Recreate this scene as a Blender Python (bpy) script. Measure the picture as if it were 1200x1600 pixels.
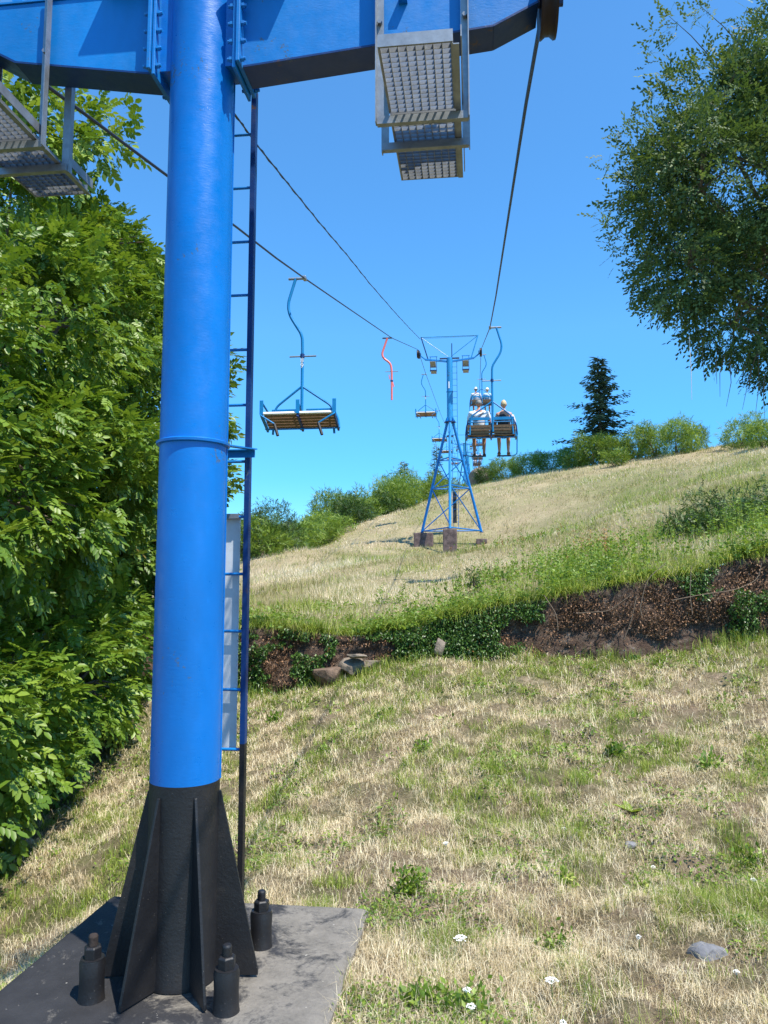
import bpy, math, random
import numpy as np
from mathutils import Vector, Matrix
R=math.radians
rng=np.random.default_rng(7); random.seed(7)
sc=bpy.context.scene
for o in list(bpy.data.objects): bpy.data.objects.remove(o)
COL=sc.collection
# ---------------------------------------------------------------- camera, sky, sun, exposure
F=1202.0; PITCH=R(5.8); CZ=2.05
cam=bpy.data.cameras.new('camera'); co=bpy.data.objects.new('camera',cam); COL.objects.link(co)
co.location=(0,0,CZ); co.rotation_euler=(R(90)+PITCH,0,0)
cam.sensor_fit='VERTICAL'; cam.sensor_height=36; cam.lens=F/1600*36; cam.clip_start=.05; cam.clip_end=3000
sc.camera=co
SUN_EL=62; SUN_AZ=135        # azimuth clockwise from +Y
w=bpy.data.worlds.new('World'); sc.world=w; w.use_nodes=True
nt=w.node_tree; nt.nodes.clear()
sky=nt.nodes.new('ShaderNodeTexSky'); sky.sky_type='NISHITA'; sky.sun_disc=False
sky.sun_elevation=R(SUN_EL); sky.sun_rotation=R(SUN_AZ); sky.altitude=200; sky.air_density=1.0; sky.dust_density=.1; sky.ozone_density=4.0
hs=nt.nodes.new('ShaderNodeHueSaturation'); hs.inputs['Saturation'].default_value=1.22; hs.inputs['Hue'].default_value=.497; hs.inputs['Value'].default_value=1.45
bg=nt.nodes.new('ShaderNodeBackground'); bg.inputs[1].default_value=.13
wo=nt.nodes.new('ShaderNodeOutputWorld')
tc=nt.nodes.new('ShaderNodeTexCoord'); sz=nt.nodes.new('ShaderNodeSeparateXYZ'); nt.links.new(tc.outputs['Generated'],sz.inputs[0])
rp_=nt.nodes.new('ShaderNodeValToRGB'); e_=rp_.color_ramp.elements      # clear dry air: no milky band at the horizon
for i_ in range(2): e_.new(.5)
for i_,(p_,c_) in enumerate(((0,(.42,.60,.74)),(.14,(.56,.72,.86)),(.32,(.86,.93,.97)),(.6,(1,1,1)))): e_[i_].position=p_; e_[i_].color=(*c_,1)
nt.links.new(sz.outputs['Z'],rp_.inputs[0])
ml=nt.nodes.new('ShaderNodeMix'); ml.data_type='RGBA'; ml.blend_type='MULTIPLY'; ml.inputs['Factor'].default_value=1
nt.links.new(sky.outputs[0],ml.inputs['A']); nt.links.new(rp_.outputs[0],ml.inputs['B'])
nt.links.new(ml.outputs['Result'],hs.inputs['Color']); nt.links.new(hs.outputs[0],bg.inputs[0]); nt.links.new(bg.outputs[0],wo.inputs[0])
sl=bpy.data.lights.new('sun','SUN'); so=bpy.data.objects.new('sun',sl); COL.objects.link(so)
sl.energy=5.0; sl.angle=R(.55); sl.color=(1,.94,.83)
sd=Vector((math.cos(R(SUN_EL))*math.sin(R(SUN_AZ)),math.cos(R(SUN_EL))*math.cos(R(SUN_AZ)),math.sin(R(SUN_EL))))
so.rotation_euler=sd.to_track_quat('Z','Y').to_euler(); so.location=(0,0,40)
sc.view_settings.view_transform='Standard'; sc.view_settings.look='None'; sc.view_settings.gamma=1
sc.view_settings.use_curve_mapping=False; sc.view_settings.exposure=.62
sc.render.engine='CYCLES'
try: sc.cycles.max_bounces=8; sc.cycles.transparent_max_bounces=8
except Exception: pass
# ---------------------------------------------------------------- surveying helpers
cP,sP=math.cos(PITCH),math.sin(PITCH)
def ray(px,py):
    dx=(px-600)/F; dy=(800-py)/F
    return dx,cP-sP*dy,sP+cP*dy
def P(px,py,Y):
    a,b,d=ray(px,py); t=Y/b; return (a*t,Y,d*t+CZ)
def G(px,py,z=0):
    a,b,d=ray(px,py); t=(z-CZ)/d; return (a*t,b*t,z)
def plane_pt(px,py,x0,y0,k=.12):      # point of the vertical plane x=x0+k(y-y0)
    a,b,d=ray(px,py); t=(x0-k*y0)/(a-k*b); return (a*t,b*t,d*t+CZ)
# ---------------------------------------------------------------- mesh helpers
def fast_mesh(name,verts,tris=None,quads=None,attrs=None,uv=None):
    me=bpy.data.meshes.new(name); verts=np.asarray(verts,dtype=np.float32).reshape(-1,3)
    nt_=0 if tris is None else len(tris); nq=0 if quads is None else len(quads)
    me.vertices.add(len(verts)); me.vertices.foreach_set('co',verts.ravel())
    idx=[]; st=[]; tot=[]
    if nt_: idx.append(np.asarray(tris,dtype=np.int32).ravel())
    if nq: idx.append(np.asarray(quads,dtype=np.int32).ravel())
    idx=np.concatenate(idx); me.loops.add(len(idx)); me.loops.foreach_set('vertex_index',idx)
    me.polygons.add(nt_+nq)
    s=np.concatenate([np.arange(nt_)*3,nt_*3+np.arange(nq)*4]).astype(np.int32)
    me.polygons.foreach_set('loop_start',s)
    me.update(calc_edges=True)
    for k,v in (attrs or {}).items():
        a=me.attributes.new(k,'FLOAT','POINT'); a.data.foreach_set('value',np.asarray(v,dtype=np.float32).ravel())
    me.validate(); return me
def link(name,me,mat=None,parent=None,smooth=False,loc=None,kind=None):
    o=bpy.data.objects.new(name,me); COL.objects.link(o)
    if mat is not None:
        if me.materials: me.materials[0]=mat
        else: me.materials.append(mat)
    if smooth: me.polygons.foreach_set('use_smooth',np.ones(len(me.polygons),dtype=bool)); me.update()
    if parent is not None: o.parent=parent
    if loc is not None: o.location=loc
    if kind: o['kind']=kind
    return o
def empty(name,loc,rz=0,label=None,cat=None,group=None):
    o=bpy.data.objects.new(name,None); COL.objects.link(o); o.location=loc; o.rotation_euler=(0,0,rz); o.empty_display_size=.2
    return tag(o,label,cat,group)
def tag(o,label=None,cat=None,group=None,kind=None):
    if label: o['label']=label
    if cat: o['category']=cat
    if group: o['group']=group
    if kind: o['kind']=kind
    return o
def kids(o): return [c for c in bpy.data.objects if c.parent==o]
def copy_tree(o,loc=None,label=None,group=None,skip=()):
    cm={}
    for c in bpy.data.objects:
        if c.parent: cm.setdefault(c.parent.name,[]).append(c)
    def rec(s,par):
        n=s.copy(); COL.objects.link(n); n.parent=par
        for ch in cm.get(s.name,[]): rec(ch,n)
        return n
    r=rec(o,None)
    if loc is not None: r.location=loc
    if label: r['label']=label
    if group: r['group']=group
    return r
def frame_along(d):
    d=Vector(d).normalized(); up=Vector((0,0,1)) if abs(d.z)<.95 else Vector((0,1,0))
    x=d.cross(up).normalized(); y=x.cross(d).normalized(); return x,y,d
class MB:
    def __init__(s): s.v=[]; s.f=[]
    def add(s,v,f):
        n=len(s.v); s.v+= [tuple(p) for p in v]; s.f+=[tuple(i+n for i in q) for q in f]; return s
    def box(s,c,size,rot=None,bev=0):
        hx,hy,hz=[a/2 for a in size]; pts=[Vector((x,y,z)) for z in (-hz,hz) for y in (-hy,hy) for x in (-hx,hx)]
        if rot is not None: pts=[rot@p for p in pts]
        c=Vector(c); pts=[p+c for p in pts]
        return s.add(pts,[(0,2,3,1),(4,5,7,6),(0,1,5,4),(2,6,7,3),(0,4,6,2),(1,3,7,5)])
    def bar(s,a,b,w,h,roll=None):      # rectangular bar from a to b, w along horizontal, h the other way
        a,b=Vector(a),Vector(b); x,y,d=frame_along(b-a)
        pts=[]
        for p in (a,b):
            for sx,sy in ((-1,-1),(1,-1),(1,1),(-1,1)): pts.append(p+x*sx*w/2+y*sy*h/2)
        return s.add(pts,[(0,1,2,3),(7,6,5,4),(0,4,5,1),(1,5,6,2),(2,6,7,3),(3,7,4,0)])
    def tube(s,pts,r,n=10,caps=True):
        pts=[Vector(p) for p in pts]; m=len(pts); rs=r if isinstance(r,(list,tuple)) else [r]*m
        d0=(pts[1]-pts[0]).normalized(); x,y,_=frame_along(d0); V=[]
        prev=d0
        for i in range(m):
            if i==0: t=d0
            elif i==m-1: t=(pts[-1]-pts[-2]).normalized()
            else: t=((pts[i+1]-pts[i]).normalized()+(pts[i]-pts[i-1]).normalized()).normalized()
            q=prev.rotation_difference(t); x=q@x; y=q@y; prev=t
            for k in range(n):
                a=2*math.pi*k/n; V.append(pts[i]+(x*math.cos(a)+y*math.sin(a))*rs[i])
        Fc=[(i*n+k,i*n+(k+1)%n,(i+1)*n+(k+1)%n,(i+1)*n+k) for i in range(m-1) for k in range(n)]
        if caps: Fc+=[tuple(range(n-1,-1,-1)),tuple((m-1)*n+k for k in range(n))]
        return s.add(V,Fc)
    def lathe(s,prof,n=24,M=None,caps=True):     # prof list of (r,z)
        M=M or Matrix.Identity(4); V=[]
        for r,z in prof:
            for k in range(n):
                a=2*math.pi*k/n; V.append(M@Vector((r*math.cos(a),r*math.sin(a),z)))
        m=len(prof); Fc=[(i*n+k,i*n+(k+1)%n,(i+1)*n+(k+1)%n,(i+1)*n+k) for i in range(m-1) for k in range(n)]
        if caps: Fc+=[tuple(range(n-1,-1,-1)),tuple((m-1)*n+k for k in range(n))]
        return s.add(V,Fc)
    def prism(s,poly,thick,M):               # poly in local xy, extruded +-thick/2 along local z
        n=len(poly); V=[M@Vector((x,y,-thick/2)) for x,y in poly]+[M@Vector((x,y,thick/2)) for x,y in poly]
        return s.add(V,[tuple(range(n-1,-1,-1)),tuple(range(n,2*n))]+[(i,(i+1)%n,n+(i+1)%n,n+i) for i in range(n)])
    def build(s,name,mat,parent=None,smooth=False,loc=None,bevel=0,kind=None,auto=True):
        me=bpy.data.meshes.new(name); me.from_pydata(s.v,[],s.f); me.update()
        o=link(name,me,mat,parent,False,loc,kind)
        if smooth:
            me.polygons.foreach_set('use_smooth',np.ones(len(me.polygons),dtype=bool))
            me.set_sharp_from_angle(angle=R(40))
        if bevel:
            b=o.modifiers.new('bevel','BEVEL'); b.width=bevel; b.segments=2; b.limit_method='ANGLE'; b.angle_limit=R(35)
        return o
def bez(pts,n=6,rad=.15):      # polyline with rounded corners
    pts=[Vector(p) for p in pts]; out=[pts[0]]
    for i in range(1,len(pts)-1):
        a,b,c=pts[i-1],pts[i],pts[i+1]; r=min(rad,(a-b).length*.45,(c-b).length*.45)
        p0=b+(a-b).normalized()*r; p2=b+(c-b).normalized()*r
        for k in range(n+1):
            t=k/n; out.append(p0*(1-t)**2+b*2*t*(1-t)+p2*t*t)
    out.append(pts[-1]); return out
# ---------------------------------------------------------------- materials
def mat_new(name):
    m=bpy.data.materials.new(name); m.use_nodes=True; nt=m.node_tree; nt.nodes.clear()
    out=nt.nodes.new('ShaderNodeOutputMaterial'); b=nt.nodes.new('ShaderNodeBsdfPrincipled'); nt.links.new(b.outputs[0],out.inputs[0])
    return m,nt,b,out
def N(nt,t,**kw):
    n=nt.nodes.new(t)
    for k,v in kw.items():
        if hasattr(n,k) and not k in n.inputs: setattr(n,k,v)
        else: n.inputs[k].default_value=v
    return n
def ramp(nt,fac,stops,interp='LINEAR'):
    r=nt.nodes.new('ShaderNodeValToRGB'); r.color_ramp.interpolation=interp
    e=r.color_ramp.elements
    while len(e)<len(stops): e.new(.5)
    for i,(p,c) in enumerate(stops):
        e[i].position=p; e[i].color=(c[0],c[1],c[2],1) if not isinstance(c,(int,float)) else (c,c,c,1)
    nt.links.new(fac,r.inputs[0]); return r.outputs[0]
def mixc(nt,f,a,b,typ='MIX'):
    m=nt.nodes.new('ShaderNodeMix'); m.data_type='RGBA'; m.blend_type=typ
    for s,v in ((m.inputs['Factor'],f),(m.inputs['A'],a),(m.inputs['B'],b)):
        if hasattr(v,'links'): nt.links.new(v,s)
        else: s.default_value=v if isinstance(v,(int,float)) else (v[0],v[1],v[2],1)
    return m.outputs['Result']
def noise(nt,scale,detail=4,rough=.6,coord='Object',dist=0,vec=None,scl=None):
    if vec is None:
        tc=nt.nodes.new('ShaderNodeTexCoord'); vec=tc.outputs[coord]
    if scl:
        mp=nt.nodes.new('ShaderNodeMapping'); mp.inputs['Scale'].default_value=scl; nt.links.new(vec,mp.inputs[0]); vec=mp.outputs[0]
    n=N(nt,'ShaderNodeTexNoise',Scale=scale,Detail=detail,Roughness=rough,Distortion=dist); nt.links.new(vec,n.inputs['Vector']); return n.outputs[0]
def bump(nt,b,h,strength=.3,dist=.01):
    n=N(nt,'ShaderNodeBump',Strength=strength,Distance=dist); nt.links.new(h,n.inputs['Height']); nt.links.new(n.outputs[0],b.inputs['Normal']); return n
def solid(name,c,rough=.5,metal=0,var=.12,scale=8,bmp=.1,bscale=60,bd=.004):
    m,nt,b,_=mat_new(name); n=noise(nt,scale,5,.65)
    col=ramp(nt,n,[(.3,[x*(1-var) for x in c]),(.7,[min(1,x*(1+var)) for x in c])]); nt.links.new(col,b.inputs['Base Color'])
    b.inputs['Roughness'].default_value=rough; b.inputs['Metallic'].default_value=metal
    if bmp: bump(nt,b,noise(nt,bscale,3,.6),bmp,bd)
    return m
def paint(name,c,rust=0,rough=.38,bs=1.0,drips=True):
    m,nt,b,_=mat_new(name)
    n1=noise(nt,2.2,5,.6,scl=(1,1,.35)); col=ramp(nt,n1,[(.3,[x*.78 for x in c]),(.7,[x*1.15 for x in c])])
    n2=noise(nt,22,6,.7)
    col=mixc(nt,ramp(nt,n2,[(.62,0),(.72,.35)]),col,[min(1,x*1.25+.01) for x in c])
    if rust:
        n3=noise(nt,9,8,.75,dist=.4); n4=noise(nt,1.6,2,.5)
        mm=N(nt,'ShaderNodeMath',operation='MULTIPLY'); nt.links.new(n3,mm.inputs[0]); nt.links.new(n4,mm.inputs[1])
        f=ramp(nt,mm.outputs[0],[(.36-.05*rust,0),(.40-.05*rust,1)])
        col=mixc(nt,f,col,(.10,.055,.03))
    ch=N(nt,'ShaderNodeMath',operation='MULTIPLY'); nt.links.new(noise(nt,38,5,.7),ch.inputs[0]); nt.links.new(noise(nt,3.1,3,.6),ch.inputs[1])
    col=mixc(nt,ramp(nt,ch.outputs[0],[(.385,0),(.40,.8)]),col,(.07,.10,.13))
    nt.links.new(col,b.inputs['Base Color'])
    rr=ramp(nt,noise(nt,12,5,.6),[(.3,rough-.08),(.7,rough+.14)]); nt.links.new(rr,b.inputs['Roughness'])
    # brush marks, drips and lumps of old paint
    a=noise(nt,30,4,.6,scl=(1,1,3.0)); v=N(nt,'ShaderNodeTexVoronoi',Scale=26.0); tc=nt.nodes.new('ShaderNodeTexCoord')
    mp=nt.nodes.new('ShaderNodeMapping'); mp.inputs['Scale'].default_value=(1,1,.8); nt.links.new(tc.outputs['Object'],mp.inputs[0])
    nn=N(nt,'ShaderNodeTexNoise',Scale=6.0,Detail=3.0); nt.links.new(mp.outputs[0],nn.inputs['Vector'])
    vv=nt.nodes.new('ShaderNodeVectorMath'); vv.operation='ADD'; nt.links.new(mp.outputs[0],vv.inputs[0]); nt.links.new(nn.outputs['Color'],vv.inputs[1]); nt.links.new(vv.outputs[0],v.inputs['Vector'])
    spots=ramp(nt,v.outputs['Distance'],[(.0,1),(.16,0)]); patch=ramp(nt,noise(nt,2.6,3,.6),[(.5,0),(.62,1)])
    mu=N(nt,'ShaderNodeMath',operation='MULTIPLY'); nt.links.new(spots,mu.inputs[0]); nt.links.new(patch,mu.inputs[1])
    ad=N(nt,'ShaderNodeMath',operation='MULTIPLY_ADD'); nt.links.new(mu.outputs[0],ad.inputs[0]); ad.inputs[1].default_value=.9; nt.links.new(a,ad.inputs[2])
    bump(nt,b,ad.outputs[0],.22*bs,.005)
    return m
BLUE=paint('blue_paint',(.0,.155,.53),rust=0,rough=.33)
BLUE2=paint('blue_paint_old',(.0,.18,.53),rust=0,rough=.45)
LBLUE=paint('pale_blue_paint',(.02,.25,.55),rust=.2,rough=.4)
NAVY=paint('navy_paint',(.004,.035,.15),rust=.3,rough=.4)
CHBLUE=paint('chair_blue_paint',(.004,.20,.47),rough=.35)
REDP=paint('red_paint',(.75,.17,.14),rough=.35)
GALV=solid('galvanised_steel',(.27,.29,.31),.45,.6,.22,14,.12,40)
GALVM=solid('galvanised_sheet',(.60,.64,.68),.5,.1,.15,6,.1,30)
RUBBER=solid('black_rubber',(.02,.02,.022),.6,0,.2,10,.1)
SHEAVE=solid('rubber_lined_sheave',(.022,.012,.014),.5,.2,.3,12,.1)
ROPE=solid('steel_rope',(.035,.035,.05),.5,.4,.3,60,.5,200,.004)
def bitumen():
    m,nt,b,_=mat_new('black_bitumen_paint')
    n=noise(nt,3,6,.7); col=ramp(nt,n,[(.3,(.006,.006,.008)),(.55,(.012,.012,.014)),(.78,(.032,.026,.022))])
    v=N(nt,'ShaderNodeTexVoronoi',Scale=34.0); tc=nt.nodes.new('ShaderNodeTexCoord'); nt.links.new(tc.outputs['Object'],v.inputs['Vector'])
    col=mixc(nt,ramp(nt,v.outputs['Distance'],[(.045,.7),(.07,0)]),col,(.16,.14,.12))
    nt.links.new(col,b.inputs['Base Color']); b.inputs['Roughness'].default_value=.5
    bump(nt,b,noise(nt,45,4,.7),.5,.006); return m
BITUMEN=bitumen()
def slab_mat():
    m,nt,b,_=mat_new('painted_concrete')
    tc=nt.nodes.new('ShaderNodeTexCoord'); sx=nt.nodes.new('ShaderNodeSeparateXYZ'); nt.links.new(tc.outputs['Object'],sx.inputs[0])
    fine=noise(nt,45,8,.8); con=ramp(nt,noise(nt,6,6,.7),[(.3,(.11,.10,.085)),(.7,(.26,.235,.20))])
    con=mixc(nt,ramp(nt,fine,[(.35,0),(.7,.55)]),con,(.33,.30,.25))
    blk=ramp(nt,noise(nt,5,5,.6),[(.3,(.014,.014,.017)),(.7,(.032,.032,.036))])
    # worn from the right and along a lower band
    a=N(nt,'ShaderNodeMath',operation='MULTIPLY_ADD'); nt.links.new(sx.outputs['X'],a.inputs[0]); a.inputs[1].default_value=.17; a.inputs[2].default_value=.0
    n2=noise(nt,3.2,9,.72,dist=.6); s=N(nt,'ShaderNodeMath',operation='ADD'); nt.links.new(a.outputs[0],s.inputs[0]); nt.links.new(n2,s.inputs[1])
    s2=N(nt,'ShaderNodeMath',operation='MULTIPLY_ADD'); nt.links.new(fine,s2.inputs[0]); s2.inputs[1].default_value=.22; nt.links.new(s.outputs[0],s2.inputs[2])
    f=ramp(nt,s2.outputs[0],[(.60,0),(.72,.85)])
    col=mixc(nt,f,blk,con)
    sp=ramp(nt,noise(nt,26,4,.6),[(.70,0),(.73,.8)]); col=mixc(nt,sp,col,(.42,.39,.34))
    nt.links.new(col,b.inputs['Base Color']); b.inputs['Roughness'].default_value=.75
    h=N(nt,'ShaderNodeMath',operation='MULTIPLY_ADD'); nt.links.new(f,h.inputs[0]); h.inputs[1].default_value=-.4; nt.links.new(fine,h.inputs[2])
    bump(nt,b,h.outputs[0],.8,.012); return m
SLAB=slab_mat()
def attr(nt,name):
    a=nt.nodes.new('ShaderNodeAttribute'); a.attribute_name=name; return a.outputs['Fac']
def leaf_mat(name,dark,mid,light,rough=.42,trans=.28,odd=None,spec=.5):
    m=bpy.data.materials.new(name); m.use_nodes=True; nt=m.node_tree; nt.nodes.clear()
    out=nt.nodes.new('ShaderNodeOutputMaterial'); b=nt.nodes.new('ShaderNodeBsdfPrincipled'); r=attr(nt,'rnd')
    st=[(0,dark),(.5,mid),(.93,light)]
    if odd: st+=[(.975,light),(.985,odd)]
    col=ramp(nt,r,st)
    nt.links.new(col,b.inputs['Base Color']); b.inputs['Roughness'].default_value=rough; b.inputs['Specular IOR Level'].default_value=spec
    t=nt.nodes.new('ShaderNodeBsdfTranslucent'); tcol=mixc(nt,1.0,col,(1.0,1.0,.35),'MULTIPLY')
    g=nt.nodes.new('ShaderNodeGamma'); nt.links.new(tcol,g.inputs[0]); g.inputs[1].default_value=.8; nt.links.new(g.outputs[0],t.inputs[0])
    mx=nt.nodes.new('ShaderNodeMixShader'); mx.inputs[0].default_value=trans
    nt.links.new(b.outputs[0],mx.inputs[1]); nt.links.new(t.outputs[0],mx.inputs[2]); nt.links.new(mx.outputs[0],out.inputs[0]); return m
WALNUT=leaf_mat('walnut_leaf',(.035,.09,.008),(.11,.20,.016),(.26,.36,.045),.45,.28,(.30,.16,.03))
WALNUT2=leaf_mat('walnut_leaf_far',(.045,.10,.012),(.09,.17,.022),(.18,.27,.04),.45,.25,(.25,.17,.04))
SMALL=leaf_mat('small_tree_leaf',(.035,.075,.02),(.08,.14,.035),(.17,.24,.08),.6,.25)
SHRUB=leaf_mat('shrub_leaf',(.06,.12,.012),(.14,.23,.022),(.27,.36,.045),.5,.32)
SHRUBY=leaf_mat('light_shrub_leaf',(.09,.17,.02),(.18,.29,.04),(.33,.43,.08),.5,.4)
SHRUBD=leaf_mat('dark_shrub_leaf',(.02,.055,.010),(.045,.10,.015),(.09,.17,.03),.5,.2)
NEEDLE=leaf_mat('spruce_needle',(.035,.07,.04),(.08,.13,.07),(.17,.23,.13),.55,.1)
IVY=leaf_mat('ivy_leaf',(.02,.06,.012),(.05,.12,.02),(.12,.22,.04),.4,.2,(.2,.09,.03))
DEADLEAF=leaf_mat('dead_ivy_leaf',(.03,.017,.010),(.14,.07,.034),(.38,.21,.11),.7,.1)
HAY=leaf_mat('dry_grass_blade',(.27,.20,.11),(.62,.50,.32),(.95,.86,.63),.75,.2,spec=.2)
HAYM=leaf_mat('meadow_grass_blade',(.26,.24,.10),(.52,.44,.28),(.78,.68,.52),.75,.25,spec=.2)
GRASS=leaf_mat('green_grass_blade',(.10,.17,.02),(.24,.33,.045),(.48,.50,.13),.55,.3,spec=.3)
BARK=solid('bark',(.13,.10,.07),.85,0,.4,9,.8,20,.02)
def ground_mat(name,dry1,dry2,grn,soil):
    m,nt,b,_=mat_new(name)
    n1=noise(nt,14,8,.75); dry=ramp(nt,n1,[(.3,soil),(.5,dry1),(.72,dry2)])
    g=attr(nt,'green'); ad=N(nt,'ShaderNodeMath',operation='MULTIPLY_ADD'); n2=noise(nt,5,6,.7); nt.links.new(n2,ad.inputs[0]); ad.inputs[1].default_value=.7; nt.links.new(g,ad.inputs[2])
    f=ramp(nt,ad.outputs[0],[(.62,0),(1.0,.8)]); n3=noise(nt,40,5,.7); gc=ramp(nt,n3,[(.3,[x*.55 for x in grn]),(.7,grn)])
    col=mixc(nt,f,dry,gc); big=noise(nt,.9,6,.7); col=mixc(nt,ramp(nt,big,[(.35,.55),(.6,0)]),col,[x*.5 for x in dry1]); fine=noise(nt,120,3,.7); col=mixc(nt,ramp(nt,fine,[(.35,.45),(.5,0)]),col,[x*.45 for x in soil])
    nt.links.new(col,b.inputs['Base Color']); b.inputs['Roughness'].default_value=.95; b.inputs['Specular IOR Level'].default_value=.1
    bump(nt,b,noise(nt,30,6,.8),1.0,.04); return m
GROUND=ground_mat('dry_turf',(.33,.245,.165),(.60,.485,.35),(.14,.17,.05),(.08,.055,.035))  # soil tone also darkened to put shade into the gaps between blades
MEADOW=ground_mat('dry_meadow',(.44,.35,.22),(.56,.46,.30),(.19,.24,.07),(.30,.23,.14))
def bank_mat():
    m,nt,b,_=mat_new('earth_and_stone')
    v=N(nt,'ShaderNodeTexVoronoi',Scale=5.0); tc=nt.nodes.new('ShaderNodeTexCoord'); nt.links.new(tc.outputs['Object'],v.inputs['Vector'])
    n=noise(nt,7,8,.78,scl=(1,1,2)); col=ramp(nt,n,[(.3,(.03,.016,.010)),(.48,(.09,.05,.03)),(.58,(.17,.12,.085)),(.7,(.34,.31,.27))])
    col=mixc(nt,.35,col,ramp(nt,v.outputs['Color'],[(.2,(.03,.018,.014)),(.8,(.11,.075,.06))]))
    nt.links.new(col,b.inputs['Base Color']); b.inputs['Roughness'].default_value=.95; bump(nt,b,n,1,.06); return m
BANK=bank_mat()
STONE=solid('weathered_stone',(.19,.155,.12),.9,0,.35,7,.8,25,.02)
DARKSTONE=solid('grey_fieldstone',(.17,.17,.18),.8,0,.3,9,.6,22,.015)
CONC=solid('stained_concrete',(.13,.09,.085),.9,0,.6,4,.6,30,.02)
CONC2=solid('pale_footing_concrete',(.15,.13,.12),.9,0,.5,5,.6,30,.02)
WOOD=solid('bench_wood',(.20,.115,.06),.6,0,.3,12,.3)
SEATTOP=solid('sunlit_plank_white',(.80,.78,.74),.5,0,.08,6,.1)  # white puts the sun on the seat's front edge into the colour
WHITE=solid('white_lettering',(.8,.8,.8),.6,0,.05,6,0)
# ---------------------------------------------------------------- numpy value noise
def _h(ix,iy,s):
    n=(ix*374761393+iy*668265263+s*1442695041)&0xffffffff; n=((n^(n>>13))*1274126177)&0xffffffff; return ((n^(n>>16))&0xffff)/65535.0
def vn(x,y,s=0):
    x=np.asarray(x,dtype=np.float64); y=np.asarray(y,dtype=np.float64); ix=np.floor(x).astype(np.int64); iy=np.floor(y).astype(np.int64); fx=x-ix; fy=y-iy
    fx=fx*fx*(3-2*fx); fy=fy*fy*(3-2*fy)
    return (_h(ix,iy,s)*(1-fx)+_h(ix+1,iy,s)*fx)*(1-fy)+(_h(ix,iy+1,s)*(1-fx)+_h(ix+1,iy+1,s)*fx)*fy
def fbm(x,y,o=4,s=0):
    r=0;a=.5;t=0
    for k in range(o): r=r+a*vn(x*2**k,y*2**k,s+k*17); t+=a; a*=.5
    return r/t
# ---------------------------------------------------------------- terrain
def rbf(pts,c):
    pts=np.array(pts,float); xy=pts[:,:2]; z=pts[:,2]; n=len(z)
    D=np.sqrt(((xy[:,None]-xy[None])**2).sum(2)+c*c); A=np.zeros((n+3,n+3)); A[:n,:n]=D; A[:n,n]=1; A[:n,n+1:]=xy; A[n,:n]=1; A[n+1:,:n]=xy.T
    wts=np.linalg.solve(A,np.concatenate([z,[0,0,0]]))
    def f(x,y):
        x=np.asarray(x,float); y=np.asarray(y,float); sh=x.shape; x=x.ravel(); y=y.ravel(); out=np.zeros(len(x))
        for i in range(0,len(x),20000):
            a=x[i:i+20000];b=y[i:i+20000]; d=np.sqrt((a[:,None]-xy[:,0])**2+(b[:,None]-xy[:,1])**2+c*c); out[i:i+20000]=d@wts[:n]+wts[n]+wts[n+1]*a+wts[n+2]*b
        return out.reshape(sh)
    return f
BX=np.array([-400,-12,-6,-2.5,-.45,1.95,4.09,6.0,12,60,400.]); BY=np.array([18,15.5,14.6,14,13.5,13,12.3,12,11.3,8,8.])
def bankY(x): return np.interp(x,BX,BY)
L=rbf([(-.15,5.3,-.08),(-.2,3.8,-.09),(-2.2,4.4,-.3),(-2.1,5.8,-.5),(-3.0,6.5,-1.1),(0,0,-.35),(-2,0,-.6),
  P(385,1088,14),P(560,1058,13.5),P(780,1030,13),P(1000,1032,12.3),P(1200,1000,12),
  G(1200,1600,-.02),G(1150,1350,.05),P(1000,1150,9),P(700,1200,8.3),(0,7.0,-.05),P(0,1376,8.8),P(235,1092,13.5),P(150,1235,11.0),
  (-6,6,-2.4),(-7,13,-1.4),(-15,10,-3),(12,10,2.2),(15,5,1.6),(10,0,0),(20,-10,0),(0,-20,-5),(-20,-20,-9),(0,-100,-25),(100,0,12),(-100,0,-30),(200,-100,0),(-200,-100,-60)],2.0)
def YS(Y): return Y if Y<13 else (13+(Y-13)*.838 if Y<47.5 else 41.9+(Y-47.5)*.88)
KS=.882
def up(px,py,Y): return P(px,py,YS(Y))
U=rbf([up(385,985,14.4),up(560,992,13.9),up(680,968,13.6),up(780,945,13.4),up(880,925,13.0),up(1000,905,12.7),up(1100,890,12.5),up(1200,868,12.4),(12,11.7,3.9),(-6,15,1.0),(-12,16,0),
  up(395,930,23),up(395,876,44),up(400,888,56),up(450,872,58),up(490,860,68),up(330,915,46),up(300,935,60),up(560,845,85),up(450,905,30),up(600,880,32),up(520,830,62),up(650,790,78),up(660,874,43),up(668,862,46),up(706,866,45),up(720,876,42.5),up(752,850,48),up(700,775,84),up(750,764,95),up(850,738,84),up(950,724,72),up(1100,706,57),up(1200,703,48),
  up(1000,805,30),up(1200,805,22),up(900,855,26),up(800,792,55),up(1100,755,37),up(640,918,22),up(1050,850,19),up(700,870,30),
  (-40,60,1),(-30,25,-3),(-40,110,2),up(735,778,135),up(1200,745,110),up(736,778,210),(-100,300,0),(0,400,22),(200,400,42),(-200,50,-20),(150,50,24),(100,20,16),(-16,42,-1.5)],2.5)
BHX=12
def Lz(x,y):
    return L(x,y)+(fbm(np.asarray(x)*1.6,np.asarray(y)*1.6,4,3)-.5)*.16*np.clip((np.hypot(np.asarray(x)+1,np.asarray(y)-4.4)-1.1),0,1)+(fbm(np.asarray(x)*4.2,np.asarray(y)*4.2,3,9)-.5)*.20*np.clip((np.hypot(np.asarray(x)+1,np.asarray(y)-4.4)-1.3),0,1)
def Uz(x,y): return U(x,y)+(fbm(np.asarray(x)*.35,np.asarray(y)*.35,4,5)-.5)*.35+(fbm(np.asarray(x)*1.5,np.asarray(y)*1.5,3,6)-.5)*.15
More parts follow.
